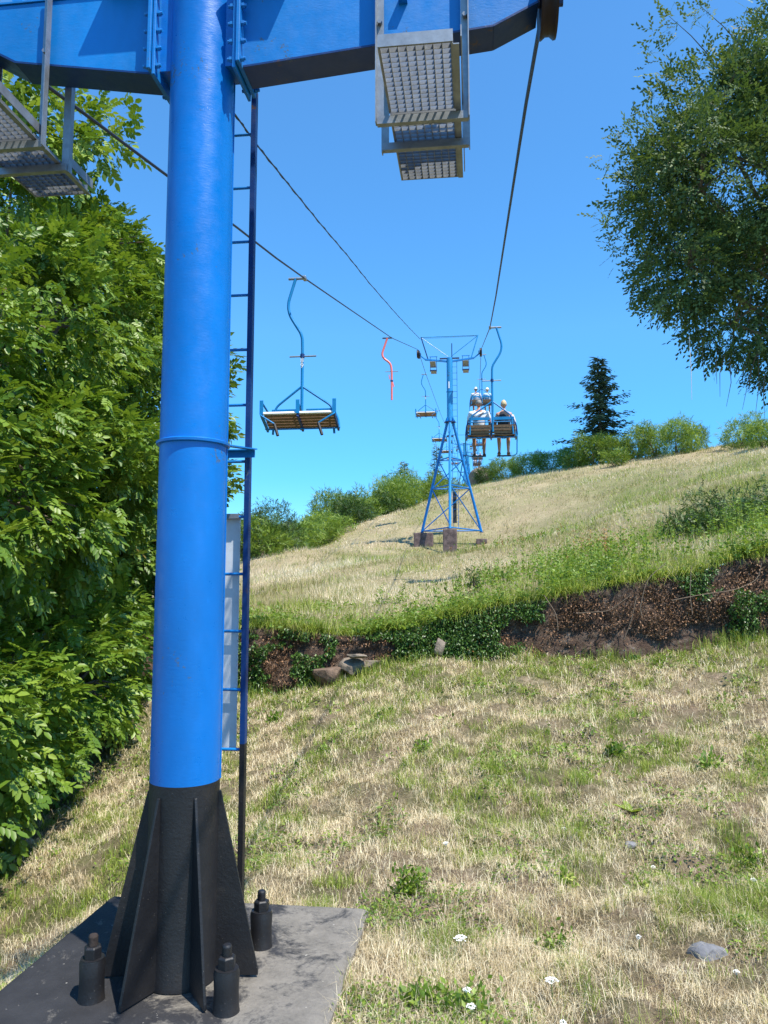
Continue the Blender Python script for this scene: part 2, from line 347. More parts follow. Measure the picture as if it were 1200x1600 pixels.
def greenL(x,y):
    g=.5+(fbm(np.asarray(x)*.75,np.asarray(y)*.6,4,21)-.5)*.55+(fbm(np.asarray(x)*2.6,np.asarray(y)*2.2,3,27)-.5)*.6
    edge=np.exp(-((bankY(x)-y)/1.1)**2)*.22
    right=np.exp(-((np.asarray(x)-2.2)/.7)**2)*np.exp(-((np.asarray(y)-4.2)/1.8)**2)*.06
    side=np.exp(-((np.asarray(x)+.0)/.35)**2)*np.where(np.asarray(y)<5.3,1,0)*.15
    return g+edge+right+side
def greenU(x,y):
    d=np.asarray(y)-bankY(x); g=fbm(np.asarray(x)*.14,np.asarray(y)*.11,4,41)*.7+fbm(np.asarray(x)*.6,np.asarray(y)*.5,3,44)*.3
    return g+np.exp(-np.clip(d,0,None)/4.5)*.34
def sinhmap(n,lo,hi,k,c=0):
    t=np.linspace(-1,1,n); s=np.sinh(k*t)/np.sinh(k); return np.where(s<0,c+s*(c-lo),c+s*(hi-c))
def grid_mesh(name,X,Y,Z,green,mat):
    ny,nx=X.shape; v=np.stack([X,Y,Z],-1).reshape(-1,3); i=np.arange(nx*ny).reshape(ny,nx)
    q=np.stack([i[:-1,:-1],i[:-1,1:],i[1:,1:],i[1:,:-1]],-1).reshape(-1,4)
    me=fast_mesh(name,v,quads=q,attrs={'green':green.ravel()}); o=link(name,me,mat,smooth=True); return o
xs=sinhmap(330,-400,400,6.2,1.0); ts=np.concatenate([-np.geomspace(14,400,24)[::-1],np.linspace(-13.5,-.01,190)]) 
XX,TT=np.meshgrid(xs,ts); YY=bankY(XX)+.25+TT; ZZ=Lz(XX,YY)
hole=0
tag(grid_mesh('ground',XX,YY,ZZ,greenL(XX,YY),GROUND),kind='structure')
ds=np.concatenate([[0.0],np.geomspace(.12,60,250),np.geomspace(62,700,40)]); xs2=sinhmap(300,-500,500,4.6,4.0)
XX,TT=np.meshgrid(xs2,ds); YY=bankY(XX)+.45+TT; ZZ=Uz(XX,YY)
tag(grid_mesh('hillside',XX,YY,ZZ,greenU(XX,YY),MEADOW),kind='structure')
# earth bank between the two slopes
xb=np.arange(-14,20,.06); vb=np.linspace(0,1,26); XX,VV=np.meshgrid(xb,vb)
y0=bankY(XX)+.12; y1=bankY(XX)+.5; zb=L(XX,y0)-.15; zt=Uz(XX,y1)+.0
YY=y0+(y1-y0)*VV**1.3+(fbm(XX*2.2,VV*2.2+XX*.3,4,60)-.5)*.42*np.sin(np.pi*np.clip(VV,0,1))**.6+(fbm(XX*9,VV*12,3,66)-.5)*.13
YY-=.14*np.exp(-((VV-.93)/.09)**2)*fbm(XX*1.5,VV*0,2,71)
ZZ=zb+(zt-zb)*VV
tag(grid_mesh('earth_bank',XX,YY,ZZ,XX*0,BANK),kind='structure')
tag(link('reddish_soil',fast_mesh('s',np.array([(0,0,-.5),(.01,0,-.5),(0,.01,-.5)]),tris=[(0,1,2)])),kind='structure') if False else None
# ---------------------------------------------------------------- blade and leaf scatter (joined numpy meshes)
def blades(name,x,y,z,h,wd,lean,rnd,mat,seg=2,az=None):
    n=len(x); az=rng.uniform(0,2*np.pi,n) if az is None else az; fa=az+np.pi/2+rng.normal(0,.5,n)
    dx,dy=np.cos(az),np.sin(az); wx,wy=np.cos(fa)*wd/2,np.sin(fa)*wd/2
    sl,cl=np.sin(lean),np.cos(lean)
    base=np.stack([x,y,z-.01],1); W=np.stack([wx,wy,np.zeros(n)],1)
    tip=base+np.stack([dx*sl*h,dy*sl*h,cl*h],1)
    if seg==1:
        V=np.stack([base-W,base+W,tip],1).reshape(-1,3); T=np.arange(3*n).reshape(n,3); rr=np.repeat(rnd,3)
        me=fast_mesh(name,V,tris=T,attrs={'rnd':rr})
    else:
        ls=lean*.45; mid=base+np.stack([dx*np.sin(ls)*h*.55,dy*np.sin(ls)*h*.55,np.cos(ls)*h*.55],1)
        V=np.stack([base-W,base+W,mid-W*.8,mid+W*.8,tip],1).reshape(-1,3); i=np.arange(n)*5
        Q=np.stack([i,i+1,i+3,i+2],1); T=np.stack([i+2,i+3,i+4],1); me=fast_mesh(name,V,tris=T,quads=Q,attrs={'rnd':np.repeat(rnd,5)})
    o=link(name,me,mat,kind='stuff'); return o
def on_slab(x,y):
    c,s=math.cos(R(-7)),math.sin(R(-7)); a=(x+1.10); b=(y-4.42); u_=a*c+b*s; v_=-a*s+b*c
    return (np.abs(u_)<.86)&(np.abs(v_)<.93)
def sampleL(n,umax=.72):
    u_=rng.uniform(-umax,umax,n); y=np.exp(rng.uniform(np.log(2.9),np.log(14.5),n)); x=u_*y; ok=(y<bankY(x)+.2)&~on_slab(x,y)&(x>-7); return x[ok],y[ok]
x,y=sampleL(400000); g=greenL(x,y); keep=rng.uniform(0,1,len(x))<np.clip(1.0-(g-.55)*2,.35,1)*np.clip((fbm(x*2.6,y*2.6,4,77)-.38)*5.5,.16,1); x,y=x[keep],y[keep]; n=len(x)
sc_=np.clip(y/5.2,.85,2.4); h=rng.uniform(.03,.11,n)*sc_**.6*(.5+1.1*fbm(x*2.2,y*2.2,3,83))
cl=fbm(x*5,y*5,2,81)
dg=blades('dry_grass',x,y,Lz(x,y),h,rng.uniform(.0016,.003,n)*sc_,rng.normal(1.1,.35,n).clip(.1,1.5),np.clip(cl*.5+rng.uniform(0,.6,n),0,.97),HAY)
tag(dg,'matted straw coloured dry grass covering the near slope','dry grass')
# clumps of long dry stalks
x,y=sampleL(15000); k=rng.uniform(0,1,len(x))<np.clip((fbm(x*1.7,y*1.7,3,55)-.42)*4,.03,.8); tx,ty=x[k],y[k]
nb=rng.integers(6,22,len(tx)); X=np.repeat(tx,nb); Y=np.repeat(ty,nb); s_=np.repeat(rng.uniform(.6,1.4,len(tx)),nb); n=len(X); X=X+rng.normal(0,.035,n); Y=Y+rng.normal(0,.03,n); ok=~on_slab(X,Y); X,Y,s_=X[ok],Y[ok],s_[ok]; n=len(X); sc_=np.clip(Y/6,.8,2.0)
tag(blades('dry_grass_clumps',X,Y,Lz(X,Y),rng.uniform(.06,.16,n)*s_,rng.uniform(.0018,.0032,n)*sc_,rng.normal(.95,.4,n).clip(0,1.6),rng.uniform(.3,.97,n),HAY),'longer pale stalks bent over in clumps on the near slope','dry grass')
# small broad leaved weeds pressed between the stalks
x,y=sampleL(150000); k=rng.uniform(0,1,len(x))<np.clip((fbm(x*1.9,y*1.9,4,151)-.56)*6,.0,.8); x,y=x[k],y[k]; n=len(x); p=np.stack([x,y,Lz(x,y)+rng.uniform(.0,.06,n)],1); WEED_PTS=p
# green tufts
x,y=sampleL(110000); g=greenL(x,y)+.45*(fbm(x*3.2,y*3.2,3,25)-.5); k=rng.uniform(0,1,len(x))<np.clip((g-.495)*5,0.03,1)*.26; tx,ty=x[k],y[k]
nb=rng.integers(8,26,len(tx)); X=np.repeat(tx,nb); Y=np.repeat(ty,nb); n=len(X); s_=np.repeat(rng.uniform(.6,1.3,len(tx)),nb)
X=X+rng.normal(0,.03,n)*s_; Y=Y+rng.normal(0,.03,n)*s_; ok=~on_slab(X,Y); X,Y,s_=X[ok],Y[ok],s_[ok]; n=len(X); sc_=np.clip(Y/6,.8,2.0)
tr=np.repeat(rng.uniform(0,1,len(tx)),nb)[ok]
gg=blades('green_grass',X,Y,Lz(X,Y),rng.uniform(.05,.15,n)*s_,rng.uniform(.002,.0042,n)*sc_,rng.normal(.6,.3,n).clip(0,1.3),np.clip(tr*.5+rng.uniform(0,.5,n),0,.97),GRASS)
tag(gg,'green grass tufts growing in patches through the dry near slope','green grass')
print('near grass',len(dg.data.polygons),len(gg.data.polygons))
# meadow
def sampleU(n,umin=-.35,umax=.72,ymax=105,ymin=12):
    u_=rng.uniform(umin,umax,n); y=np.exp(rng.uniform(np.log(ymin),np.log(ymax),n)); x=u_*y; ok=(y>bankY(x)+.35); return x[ok],y[ok]
x,y=sampleU(330000); g=greenU(x,y); d=y-bankY(x); keep=rng.uniform(0,1,len(x))<np.clip(1.25-(g-.5)*2.5,.25,1)*np.clip((fbm(x*.8,y*.5,4,99)-.3)*4,.15,1); x,y,g,d=x[keep],y[keep],g[keep],d[keep]; n=len(x)
h=rng.uniform(.06,.30,n)*np.clip(.4+d/8,.45,1)*(.1+1.5*fbm(x*.7,y*.7,3,90)); wd=np.maximum(.004,y*.00065)*rng.uniform(.7,1.5,n)
mg=blades('meadow_grass',x,y,Uz(x,y),h,wd,rng.normal(.6,.4,n).clip(0,1.4),np.clip((fbm(x*.3,y*.22,4,92)-.5)*1.8+.25+rng.uniform(0,.5,n),0,.97),HAYM,seg=1)
tag(mg,'tall dry straw grass of the upper meadow on the hill','meadow grass')
x,y=sampleU(200000); g=greenU(x,y)+.5*(fbm(x*1.1,y*.6,3,95)-.5); keep=rng.uniform(0,1,len(x))<np.clip((g-.46)*4.5,.08,.95); x,y=x[keep],y[keep]; n=len(x); d=y-bankY(x)
wd=np.maximum(.005,y*.0007)*rng.uniform(.7,1.4,n)
mg2=blades('meadow_greenery',x,y,Uz(x,y),rng.uniform(.06,.30,n)*(.3+1.3*fbm(x*.9,y*.9,2,97)),wd,rng.normal(.5,.35,n).clip(0,1.3),rng.uniform(0,.97,n),GRASS,seg=1)
tag(mg2,'green grass patches between the dry stalks of the upper meadow','green grass')
# leaves: template triangles
def rand_rot(n,up=None,flat=.5):
    q=rng.normal(size=(n,4)); q/=np.linalg.norm(q,axis=1)[:,None]; a,b,c,d=q.T
    return np.stack([np.stack([1-2*(c*c+d*d),2*(b*c-a*d),2*(b*d+a*c)],1),np.stack([2*(b*c+a*d),1-2*(b*b+d*d),2*(c*d-a*b)],1),np.stack([2*(b*d-a*c),2*(c*d+a*b),1-2*(b*b+c*c)],1)],1)
def dir_rot(d,roll):     # local y -> d, local z as close to up as roll allows
    d=d/np.linalg.norm(d,axis=1)[:,None]; up_=np.tile([0,0,1.0],(len(d),1)); x=np.cross(d,up_); x/=np.maximum(np.linalg.norm(x,axis=1),1e-6)[:,None]; z=np.cross(x,d)
    c,s=np.cos(roll)[:,None],np.sin(roll)[:,None]; x2=x*c+z*s; z2=-x*s+z*c
    return np.stack([x2,d,z2],2)
LEAF6=(np.array([(0,0,0),(.24,.3,.06),(.2,.7,.05),(0,1,-.05),(-.2,.7,.05),(-.24,.3,.06),(0,.5,-.02)]),np.array([(0,1,6),(1,2,6),(2,3,6),(3,4,6),(4,5,6),(5,0,6)]))
LEAF2=(np.array([(0,0,0),(.26,.45,.05),(0,1,-.04),(-.26,.45,.05)]),np.array([(0,1,2),(0,2,3)]))
def compound(lf,k=3):
    V=[];T=[]; lv,lt=lf
    def put(px,py,pz,a,s,pitch=-.25):
        c,sn=math.cos(a),math.sin(a); v=lv*s; v=np.stack([v[:,0],v[:,1]*math.cos(pitch)-v[:,2]*math.sin(pitch),v[:,1]*math.sin(pitch)+v[:,2]*math.cos(pitch)],1)
        v=np.stack([v[:,0]*c-v[:,1]*sn,v[:,0]*sn+v[:,1]*c,v[:,2]],1)+np.array([px,py,pz]); T.append(lt+len(np.concatenate(V)) if V else lt); V.append(v)
    for i in range(k):
        yy=.25+.6*i/k; s=.42+.12*i/k; zz=-.25*yy*yy
        put(0,yy,zz,-1.05,s); put(0,yy+.03,zz,1.05,s)
    put(0,.85,-.18,0,.55)
    # rachis
    V2=np.concatenate(V); n=len(V2); st=np.array([(-.006,0,0),(.006,0,0),(.004,.9,-.2),(-.004,.9,-.2)]); V2=np.concatenate([V2,st]); T=np.concatenate(T+[np.array([(n,n+1,n+2),(n,n+2,n+3)])]); return V2,T
WAL6=compound(LEAF6); WAL2=compound(LEAF2)
def inst(name,tmpl,pos,rot,scale,rnd,mat,parent=None,kind='stuff'):
    tv,tt=tmpl; n=len(pos); V=np.einsum('nij,kj->nki',rot,tv)*scale[:,None,None]+pos[:,None,:]
    T=tt[None]+(np.arange(n)*len(tv))[:,None,None]; me=fast_mesh(name,V.reshape(-1,3),tris=T.reshape(-1,3),attrs={'rnd':np.repeat(rnd,len(tv))})
    return link(name,me,mat,parent,kind=kind)
def crown_pts(blobs,dens,depth=.28,inner=.72):
    """points in the outer shell of overlapping lobes; blobs (x,y,z,rx,rz)"""
    Ps=[];Ds=[]
    B=np.array(blobs,float)
    for b in B:
        m=int(dens*4*np.pi*b[3]*(b[3]*.5+b[4]*.5)); d=rng.normal(size=(m,3)); d/=np.linalg.norm(d,axis=1)[:,None]
        # secondary lumps
        lump=1+.16*np.sin(d[:,0]*7+b[0]*3)*np.sin(d[:,1]*6+b[1])+.14*np.sin(d[:,2]*9+b[2]*2+d[:,0]*4)
        r=(1-depth*rng.uniform(0,1,m)**1.6)*lump+ (rng.uniform(0,1,m)>.96)*rng.uniform(0,.18,m)
        p=b[:3]+d*r[:,None]*np.array([b[3],b[3],b[4]])
        ok=np.ones(m,bool)
        for c in B:
            if c is b: continue
            q=(p-c[:3])/np.array([c[3],c[3],c[4]]); ok&=(q**2).sum(1)>inner**2
        Ps.append(p[ok]); Ds.append(d[ok])
    return np.concatenate(Ps),np.concatenate(Ds)
def limbs(root,base,blobs,r0,top,mat=BARK,nm='branch'):
    m=MB(); base=Vector(base); top=Vector(top)
    m.tube([base+Vector((0,0,-.3)),base.lerp(top,.3)+Vector((.08,0,0)),base.lerp(top,.65)+Vector((-.06,.05,0)),top],[r0*1.25,r0*.9,r0*.65,r0*.3],9); m.build('trunk',mat,root,True)
    for i,b in enumerate(blobs):
        c=Vector(b[:3]); s=base.lerp(top,min(.9,max(.2,(c.z-base.z)/(top.z-base.z+.01)*.6))); mb=MB(); k=max(.02,r0*.32)
        mid=s.lerp(c,.5)+Vector((random.uniform(-.3,.3),random.uniform(-.3,.3),.25)); mb.tube([s,mid,c],[k,k*.7,k*.4],6)
        for j in range(7):
            d=Vector((random.gauss(0,1),random.gauss(0,1),random.gauss(.2,.8))).normalized(); e=c+Vector((d.x*b[3],d.y*b[3],d.z*b[4]))*.92; mb.tube([c,c.lerp(e,.5)+Vector((0,0,.12)),e],[k*.4,k*.25,k*.1],4,False)
        mb.build(nm,mat,root,True)
dd=rng.normal(0,1,(len(WEED_PTS),3)); dd[:,2]=np.abs(dd[:,2])*.6
tag(inst('low_weeds',LEAF2,WEED_PTS,dir_rot(dd,rng.normal(0,.5,len(dd))),rng.uniform(.018,.045,len(dd))*np.clip(WEED_PTS[:,1]/6,.8,1.8),rng.uniform(0,.97,len(dd)),SHRUB),'small leafy weeds growing flat between the dry stalks','low weeds')
def local(root,p): return p-np.array(root.location)
# ---------------------------------------------------------------- walnut tree on the left (large leaves)
def gz(x,y): return float(Lz(np.array([x]),np.array([y]))[0]) if y<bankY(x)+.3 else float(Uz(np.array([x]),np.array([y]))[0])
wb=[(-5.3,7.7,.45,1.6,1.35),(-5.3,9.2,.4,1.5,1.4),(-5.5,11.0,.75,1.6,1.5),(-5.7,13.2,1.2,1.55,1.5),(-4.9,12.2,.5,.9,.8),
    (-5.3,7.4,2.6,1.5,1.5),(-5.1,9.1,3.2,1.5,1.5),(-5.1,11.2,3.6,1.65,1.6),(-5.6,13.4,4.2,1.7,1.7),
    (-5.5,8.8,5.0,1.35,1.3),(-5.4,10.9,5.8,1.55,1.4),(-5.6,12.9,6.6,1.75,1.5),(-6.0,11.7,7.5,1.3,1.1),(-5.2,13.1,7.9,1.1,.9)]
loc=(-6.3,9.6,gz(-6.3,9.6)); wt=empty('walnut_tree',loc,0,'big leafy walnut tree filling the left side behind the blue column','tree')
p,d=crown_pts(wb,155,.36,.74); vis=(p[:,0]>-7.1)&(fbm(p[:,0]*1.1+p[:,1],p[:,2]*1.4,3,61)>.405); p,d=p[vis],d[vis]
gnd=np.array([1.0]*len(p)); zg=np.where(p[:,1]<bankY(p[:,0]),Lz(p[:,0],p[:,1]),p[:,2]-1); ok=p[:,2]>zg+.08; p,d=p[ok],d[ok]
dist=np.linalg.norm(p-np.array([0,0,CZ]),axis=1)
face=((np.array([0,0,CZ])-p)*d).sum(1)>-.3*dist
n=len(p); dd=d+rng.normal(0,.55,(n,3)); dd[:,2]-=.35
rot=dir_rot(dd,rng.normal(0,.5,n)); scl=rng.uniform(.15,.27,n)*np.where(p[:,2]>5,.85,1)
rn=np.clip(.15+.45*rng.uniform(0,1,n)+.3*fbm(p[:,0]*1.3+p[:,2],p[:,1]*1.3-p[:,2],2,33),0,1.0)
order=np.argsort(np.where(face&(p[:,0]/p[:,1]>-.53),dist,99)); near=order[:290]; rest=order[290:]
inst('foliage',WAL6,local(wt,p[rest]),rot[rest],scl[rest],rn[rest],WALNUT,wt)
tv,tt=WAL6; lm=[]
for k in range(8): lm.append(fast_mesh('leaf',tv,tris=tt,attrs={'rnd':np.full(len(tv),.2+.09*k)})); lm[-1].materials.append(WALNUT)
for j in near:
    o=bpy.data.objects.new('leaf',lm[int(rng.integers(0,8))]); COL.objects.link(o); o.parent=wt
    M=Matrix([list(rot[j][r])+[0] for r in range(3)]+[[0,0,0,1]]); o.matrix_local=Matrix.Translation(Vector(local(wt,p[j])))@M@Matrix.Scale(float(scl[j]),4)
limbs(wt,(0,0,0),[tuple(np.array(b[:3])-np.array(loc))+b[3:] for b in wb],.24,(.7,1.8,6.8))
print('walnut leaves',n)
# sprigs standing out above the crown top left
wb3=[(-5.35,11.4,9.0,.75,1.0),(-4.95,12.2,9.6,.7,.8),(-5.9,11.2,9.7,.8,.8)]
p,d=crown_pts(wb3,26,.95,.1); n=len(p); dd=d+rng.normal(0,.6,(n,3)); dd[:,2]-=.3
inst('foliage',WAL6,local(wt,p),dir_rot(dd,rng.normal(0,.6,n)),rng.uniform(.2,.32,n),rng.uniform(.3,.97,n),WALNUT,wt)
# second tree behind
tb=[(-6.55,18.2,4.3,2.5,2.1),(-6.4,18,6.6,2.45,1.9),(-6.9,17.6,8.4,2.2,1.7),(-8.3,17.5,7.0,2.6,2.6),(-7.4,17.2,3.4,2.4,2.2),(-7.5,17.3,9.7,1.3,1.0),(-5.5,18.4,2.6,1.5,1.4)]
loc=(-6.8,18.6,gz(-6.8,18.6)); t2=empty('broadleaf_tree',loc,0,'darker broad leaved tree standing behind the blue column and ladder','tree')
p,d=crown_pts(tb,85,.3,.75); n=len(p); dd=d+rng.normal(0,.6,(n,3)); dd[:,2]-=.25
inst('foliage',WAL2,local(t2,p),dir_rot(dd,rng.normal(0,.6,n)),rng.uniform(.28,.42,n),np.clip(rng.uniform(0,.75,n)+.3*fbm(p[:,0],p[:,2],2,5),0,1),WALNUT2,t2)
limbs(t2,(0,0,0),[tuple(np.array(b[:3])-np.array(loc))+b[3:] for b in tb],.22,(.2,-.4,7.5))
# ---------------------------------------------------------------- overhanging tree on the right
SPR=[];TRI=[]
for k in range(7):
    a=random.uniform(-1.1,1.1); yy=.12+k*.14; s=.26; c,sn=math.cos(a),math.sin(a); v=LEAF2[0]*s; v=np.stack([v[:,0]*c-v[:,1]*sn,v[:,0]*sn+v[:,1]*c,v[:,2]-.06*k*.2],1)+np.array([0,yy,-.12*yy*yy]); TRI.append(LEAF2[1]+len(SPR)*4); SPR.append(v)
nn_=len(SPR)*4; SPR.append(np.array([(-.008,0,0),(.008,0,0),(0,1.05,-.12)])); TRI.append(np.array([(nn_,nn_+1,nn_+2)])); SPRIG=(np.concatenate(SPR),np.concatenate(TRI))
rb=[(5.45,12.6,8.9,1.35,1.25),(5.95,13,10.4,1.15,1.1),(7.0,13,9.5,1.9,1.7),(6.5,13,7.7,1.5,1.2),(5.15,12.6,7.6,.85,.9),(7.3,12.7,6.2,.9,1.1),(8.6,13.5,8,2.2,2.2),(7.8,13.2,11.2,1.5,1.3),(7.4,12.6,4.9,.6,.8),(6.0,12.8,6.6,.8,.6)]
loc=(9.2,14.6,gz(9.2,14.6)); t3=empty('small_leaved_tree',loc,0,'airy small leaved tree hanging into the upper right of the sky','tree')
p,d=crown_pts(rb,170,.6,.6); n=len(p); dens=fbm(p[:,0]*1.5+p[:,1]*.8,p[:,2]*1.5,3,11); ok=dens>.43; p,d=p[ok],d[ok]; n=len(p)
dd=d+rng.normal(0,.7,(n,3)); dd[:,2]-=.3
inst('foliage',SPRIG,local(t3,p),dir_rot(dd,rng.normal(0,.9,n)),rng.uniform(.22,.38,n),np.clip(rng.uniform(0,.85,n),0,1),SMALL,t3)
print('right tree sprigs',n)
# loose outer sprigs
ws=[]
for (px,py,k) in ((1040,30,9),(1090,12,12),(1160,25,10),(1190,15,8),(985,255,9),(945,250,6),(990,200,5),(948,335,7),(950,350,6),(970,215,5),(1020,90,6),(1000,300,9),(965,380,9),(1030,50,5),(985,180,4)):
    c=np.array(P(px+8,py,12.6)); ws.append(c+rng.normal(0,.13,(k*2,3)))
p=np.concatenate(ws); n=len(p); dd=rng.normal(0,.6,(n,3))+np.array([-.6,-.2,0]); inst('foliage',SPRIG,local(t3,p),dir_rot(dd,rng.normal(0,.9,n)),rng.uniform(.18,.32,n),rng.uniform(0.2,.97,n),SMALL,t3)
lb=[tuple(np.array(b[:3])-np.array(loc))+b[3:] for b in rb]; limbs(t3,(0,0,0),lb,.2,(-.9,-.8,8.8))
m=MB()
for (px,py) in ((1085,560),(1100,590),(1120,600),(1140,560),(1160,640),(1180,650),(1110,540),(1125,620),(1195,655),(1150,600),(1135,635),(1170,615)):
    a=Vector(P(px+random.uniform(0,25),py-60-random.uniform(0,40),12.6)); b=Vector(P(px,py,12.6)); m.tube([a,a.lerp(b,.5)+Vector((random.uniform(-.08,.08),0,0)),b],[.008,.006,.003],4,False)
for (px,py) in ((960,265),(950,345),(1045,25),(1095,10),(1170,15),(985,195)):
    a=Vector(P(px+70,py+70,12.8)); b=Vector(P(px,py,12.6)); m.tube([a,a.lerp(b,.5)+Vector((0,0,.05)),b],[.014,.009,.004],4,False)
m.v=[tuple(Vector(v)-Vector(loc)) for v in m.v]; m.build('bare_twig',BARK,t3,kind='stuff')
KT=4.9; t3.scale=(KT,)*3; t3.location=Vector((0,0,CZ))+(Vector(loc)-Vector((0,0,CZ)))*KT
m=MB(); m.tube([P(1077,525,59),P(1080,580,59),P(1081,625,59)],[.025,.03,.015],5); tag(m.build('hanging_string',solid('pale_string',(.5,.5,.48),.7)),'thin pale string hanging down from the right tree','string')
# ---------------------------------------------------------------- shrubs and conifers on the skyline
def shrub(px,Y,wd,ht,mat,label,name='shrub',dens=50,leaf=.13,group='bushes along the top of the hill',lobes=7,dy=0):
    q_=YS(Y)/Y; Y=YS(Y); wd*=q_; ht*=q_; ht*=.66 if px>850 else (.86 if px>740 else .95); wd*=1.5 if px<700 else 1; x=(px-600)/F*Y; y=Y; z=gz(x,y); r=empty(name,(x,y,z),random.uniform(0,6),label,'bush',group)
    bl=[(0,0,ht*.45,wd*.38,ht*.45)]
    for i in range(lobes):
        a=random.uniform(0,6.28); q=wd*random.uniform(.15,.36); hh=ht*random.uniform(.22,.85)*(1-.25*q/wd); rr=wd*random.uniform(.13,.24); bl.append((q*math.cos(a),q*math.sin(a),hh,rr,rr*random.uniform(.8,1.25)))
    p,d=crown_pts(bl,dens,.45,.6); p=p[p[:,2]>.02]; d=d[:len(p)]; n=len(p); dd=d+rng.normal(0,.7,(n,3)); dd[:,2]+=.25
    inst('foliage',SPRIG if leaf<.5 else LEAF2,p,dir_rot(dd,rng.normal(0,.9,n)),rng.uniform(.7,1.35,n)*leaf*2.6,np.clip(rng.uniform(0,.9,n),0,1),mat,r)
    m=MB()
    for i in range(5):
        b=bl[min(i,len(bl)-1)]; m.tube([(0,0,-.2),(b[0]*.4,b[1]*.4,b[2]*.5),(b[0],b[1],b[2])],[.05,.035,.015],5,False)
    m.build('stem',BARK,r); return r
S=SHRUB;SY=SHRUBY;SD=SHRUBD
rows=[(412,44,2.6,1.8,S,'low bush at the foot of the hedge by the ladder'),
(448,52,3.4,2.4,SY,'pale leafy bush in the lower left hedge by the dark bush'),
(545,62,3.0,2.2,SD,'small dark bush in the gap of the left hedge'),
(606,70,3.0,2.4,SD,'dark small bush at the front of the upper left hedge'),
(402,46,3.6,3.4,SD,'dark bush at the lower left end of the hedge beside the ladder'),
(428,50,3.2,2.2,S,'low rounded bush right beside the dark bush near the ladder'),
(468,56,3.4,3.0,S,'bush with wispy top in the lower part of the left hedge'),
(498,58,3.6,2.2,SY,'pale round bush in the lower left hedge'),
(530,64,4.0,3.3,S,'taller green bush in the middle of the left hedge'),
(562,68,4.2,3.2,S,'dense bush below the chairlift red hanger in the left hedge'),
(592,72,4.2,3.3,S,'green bush in the upper half of the left hedge'),
(622,76,4.4,3.5,SY,'sunlit bush just left of the near lattice tower'),
(655,82,5,3.4,S,'bush seen behind the left leg of the lattice tower'),
(690,88,5,3.0,S,'bush seen through the legs of the lattice tower'),
(765,100,4.0,4.4,SD,'dark bush beside the pale rock right of the lattice tower'),
(792,92,5,3.0,S,'wide low bush right of the dark bush on the crest'),
(825,88,5,3.0,SY,'pale green bush on the crest below the occupied chair'),
(862,84,4.2,3.6,SY,'bright green bush left of the spruce'),
(893,80,3.6,3.6,SY,'yellow green bush at the left foot of the spruce'),
(932,70,4.0,4.6,S,'green bush directly in front of the spruce'),
(905,72,3.0,2.0,S,'small low bush under the spruce'),
(972,68,3.6,4.0,S,'dense green bush to the right of the spruce'),
(1003,66,3.6,5.0,S,'tall pointed bush in the middle of the right thicket'),
(1030,63,3.6,4.2,S,'dark green bush right of the pointed bush'),
(1062,60,4.0,4.9,SY,'bright bush at the right end of the thicket'),
(965,62,2.4,2.0,S,'little round bush at the front edge of the right thicket'),
(1088,62,3.0,3.4,S,'narrow bush trailing off the right end of the thicket'),
(1165,54,3.4,3.4,SY,'light yellow green bush near the right edge of the picture'),
(1200,50,3.4,2.8,SY,'pale bush cut by the right edge of the picture'),
(1240,52,4,3.2,S,'bush just past the right edge of the thicket')]
for (px,Y,wd,ht,mt,lb_) in rows: shrub(px,Y,wd,ht,mt,lb_,dens=52 if Y>60 else 60,leaf=.115 if Y>60 else .10)
def conifer(px,ybase,Y,ht,wd,label,nb=46,z=None):
    q_=YS(Y)/Y; Y=YS(Y); wd*=q_; ht*=q_; x=(px-600)/F*Y; z=gz(x,Y) if z is None else z; r=empty('spruce_tree',(x,Y,z),0,label,'tree','spruces on the skyline')
    m=MB(); m.tube([(0,0,-.3),(.05,0,ht*.5),(0,0,ht)],[ht*.018,ht*.011,.02],7); m.build('trunk',BARK,r,True)
    P_=[];D_=[];S_=[]; br=MB()
    for i in range(nb):
        t=(i+.5)/nb; hz=ht*(.06+.92*t); ln=wd*.5*(1-t)**.8*random.uniform(.4,1.25)+.18
        a=i*2.4+random.uniform(-.3,.3); dx,dy=math.cos(a),math.sin(a); droop=-.25 if t<.6 else .25
        tip=np.array([dx*ln,dy*ln,hz+droop*ln*.6]); b0=np.array([0,0,hz]); br.tube([b0,(b0+tip)/2+np.array([0,0,-.06*ln]),tip],[.03,.02,.008],4,False)
        k=int(26*ln)+10
        for j in range(k):
            s=(j+.7)/k; pp=b0*(1-s)+tip*s+np.array([0,0,-.06*ln*math.sin(math.pi*s)]); P_.append(pp+rng.normal(0,.12,3)); sd_=random.choice((-1,1)); D_.append(np.array([dx*.7-sd_*dy*.8,dy*.7+sd_*dx*.8,random.uniform(-.5,.15)])); S_.append((.22+.28*(1-s))*random.uniform(.7,1.2)*(ht/9))
    br.build('branch',BARK,r)
    P_=np.array(P_);D_=np.array(D_);n=len(P_)
    tm=(np.array([(0,0,0),(.14,.35,.02),(.1,.75,0),(0,1,-.03),(-.1,.75,0),(-.14,.35,.02)]),np.array([(0,1,2),(0,2,3),(0,3,4),(0,4,5)]))
    inst('foliage',tm,P_,dir_rot(D_,rng.normal(0,.6,n)),np.array(S_)*1.35,rng.uniform(0,.97,n),NEEDLE,r); return r
conifer(943,700,78,11.4,11.0,'tall dark spruce rising above the bushes on the right skyline',nb=70)
conifer(632,760,84,6.2,4.0,'small spruce tip above the hedge left of the lattice tower',nb=34)
conifer(683,760,95,7.4,3.6,'spruce seen through the legs of the lattice tower',nb=34)
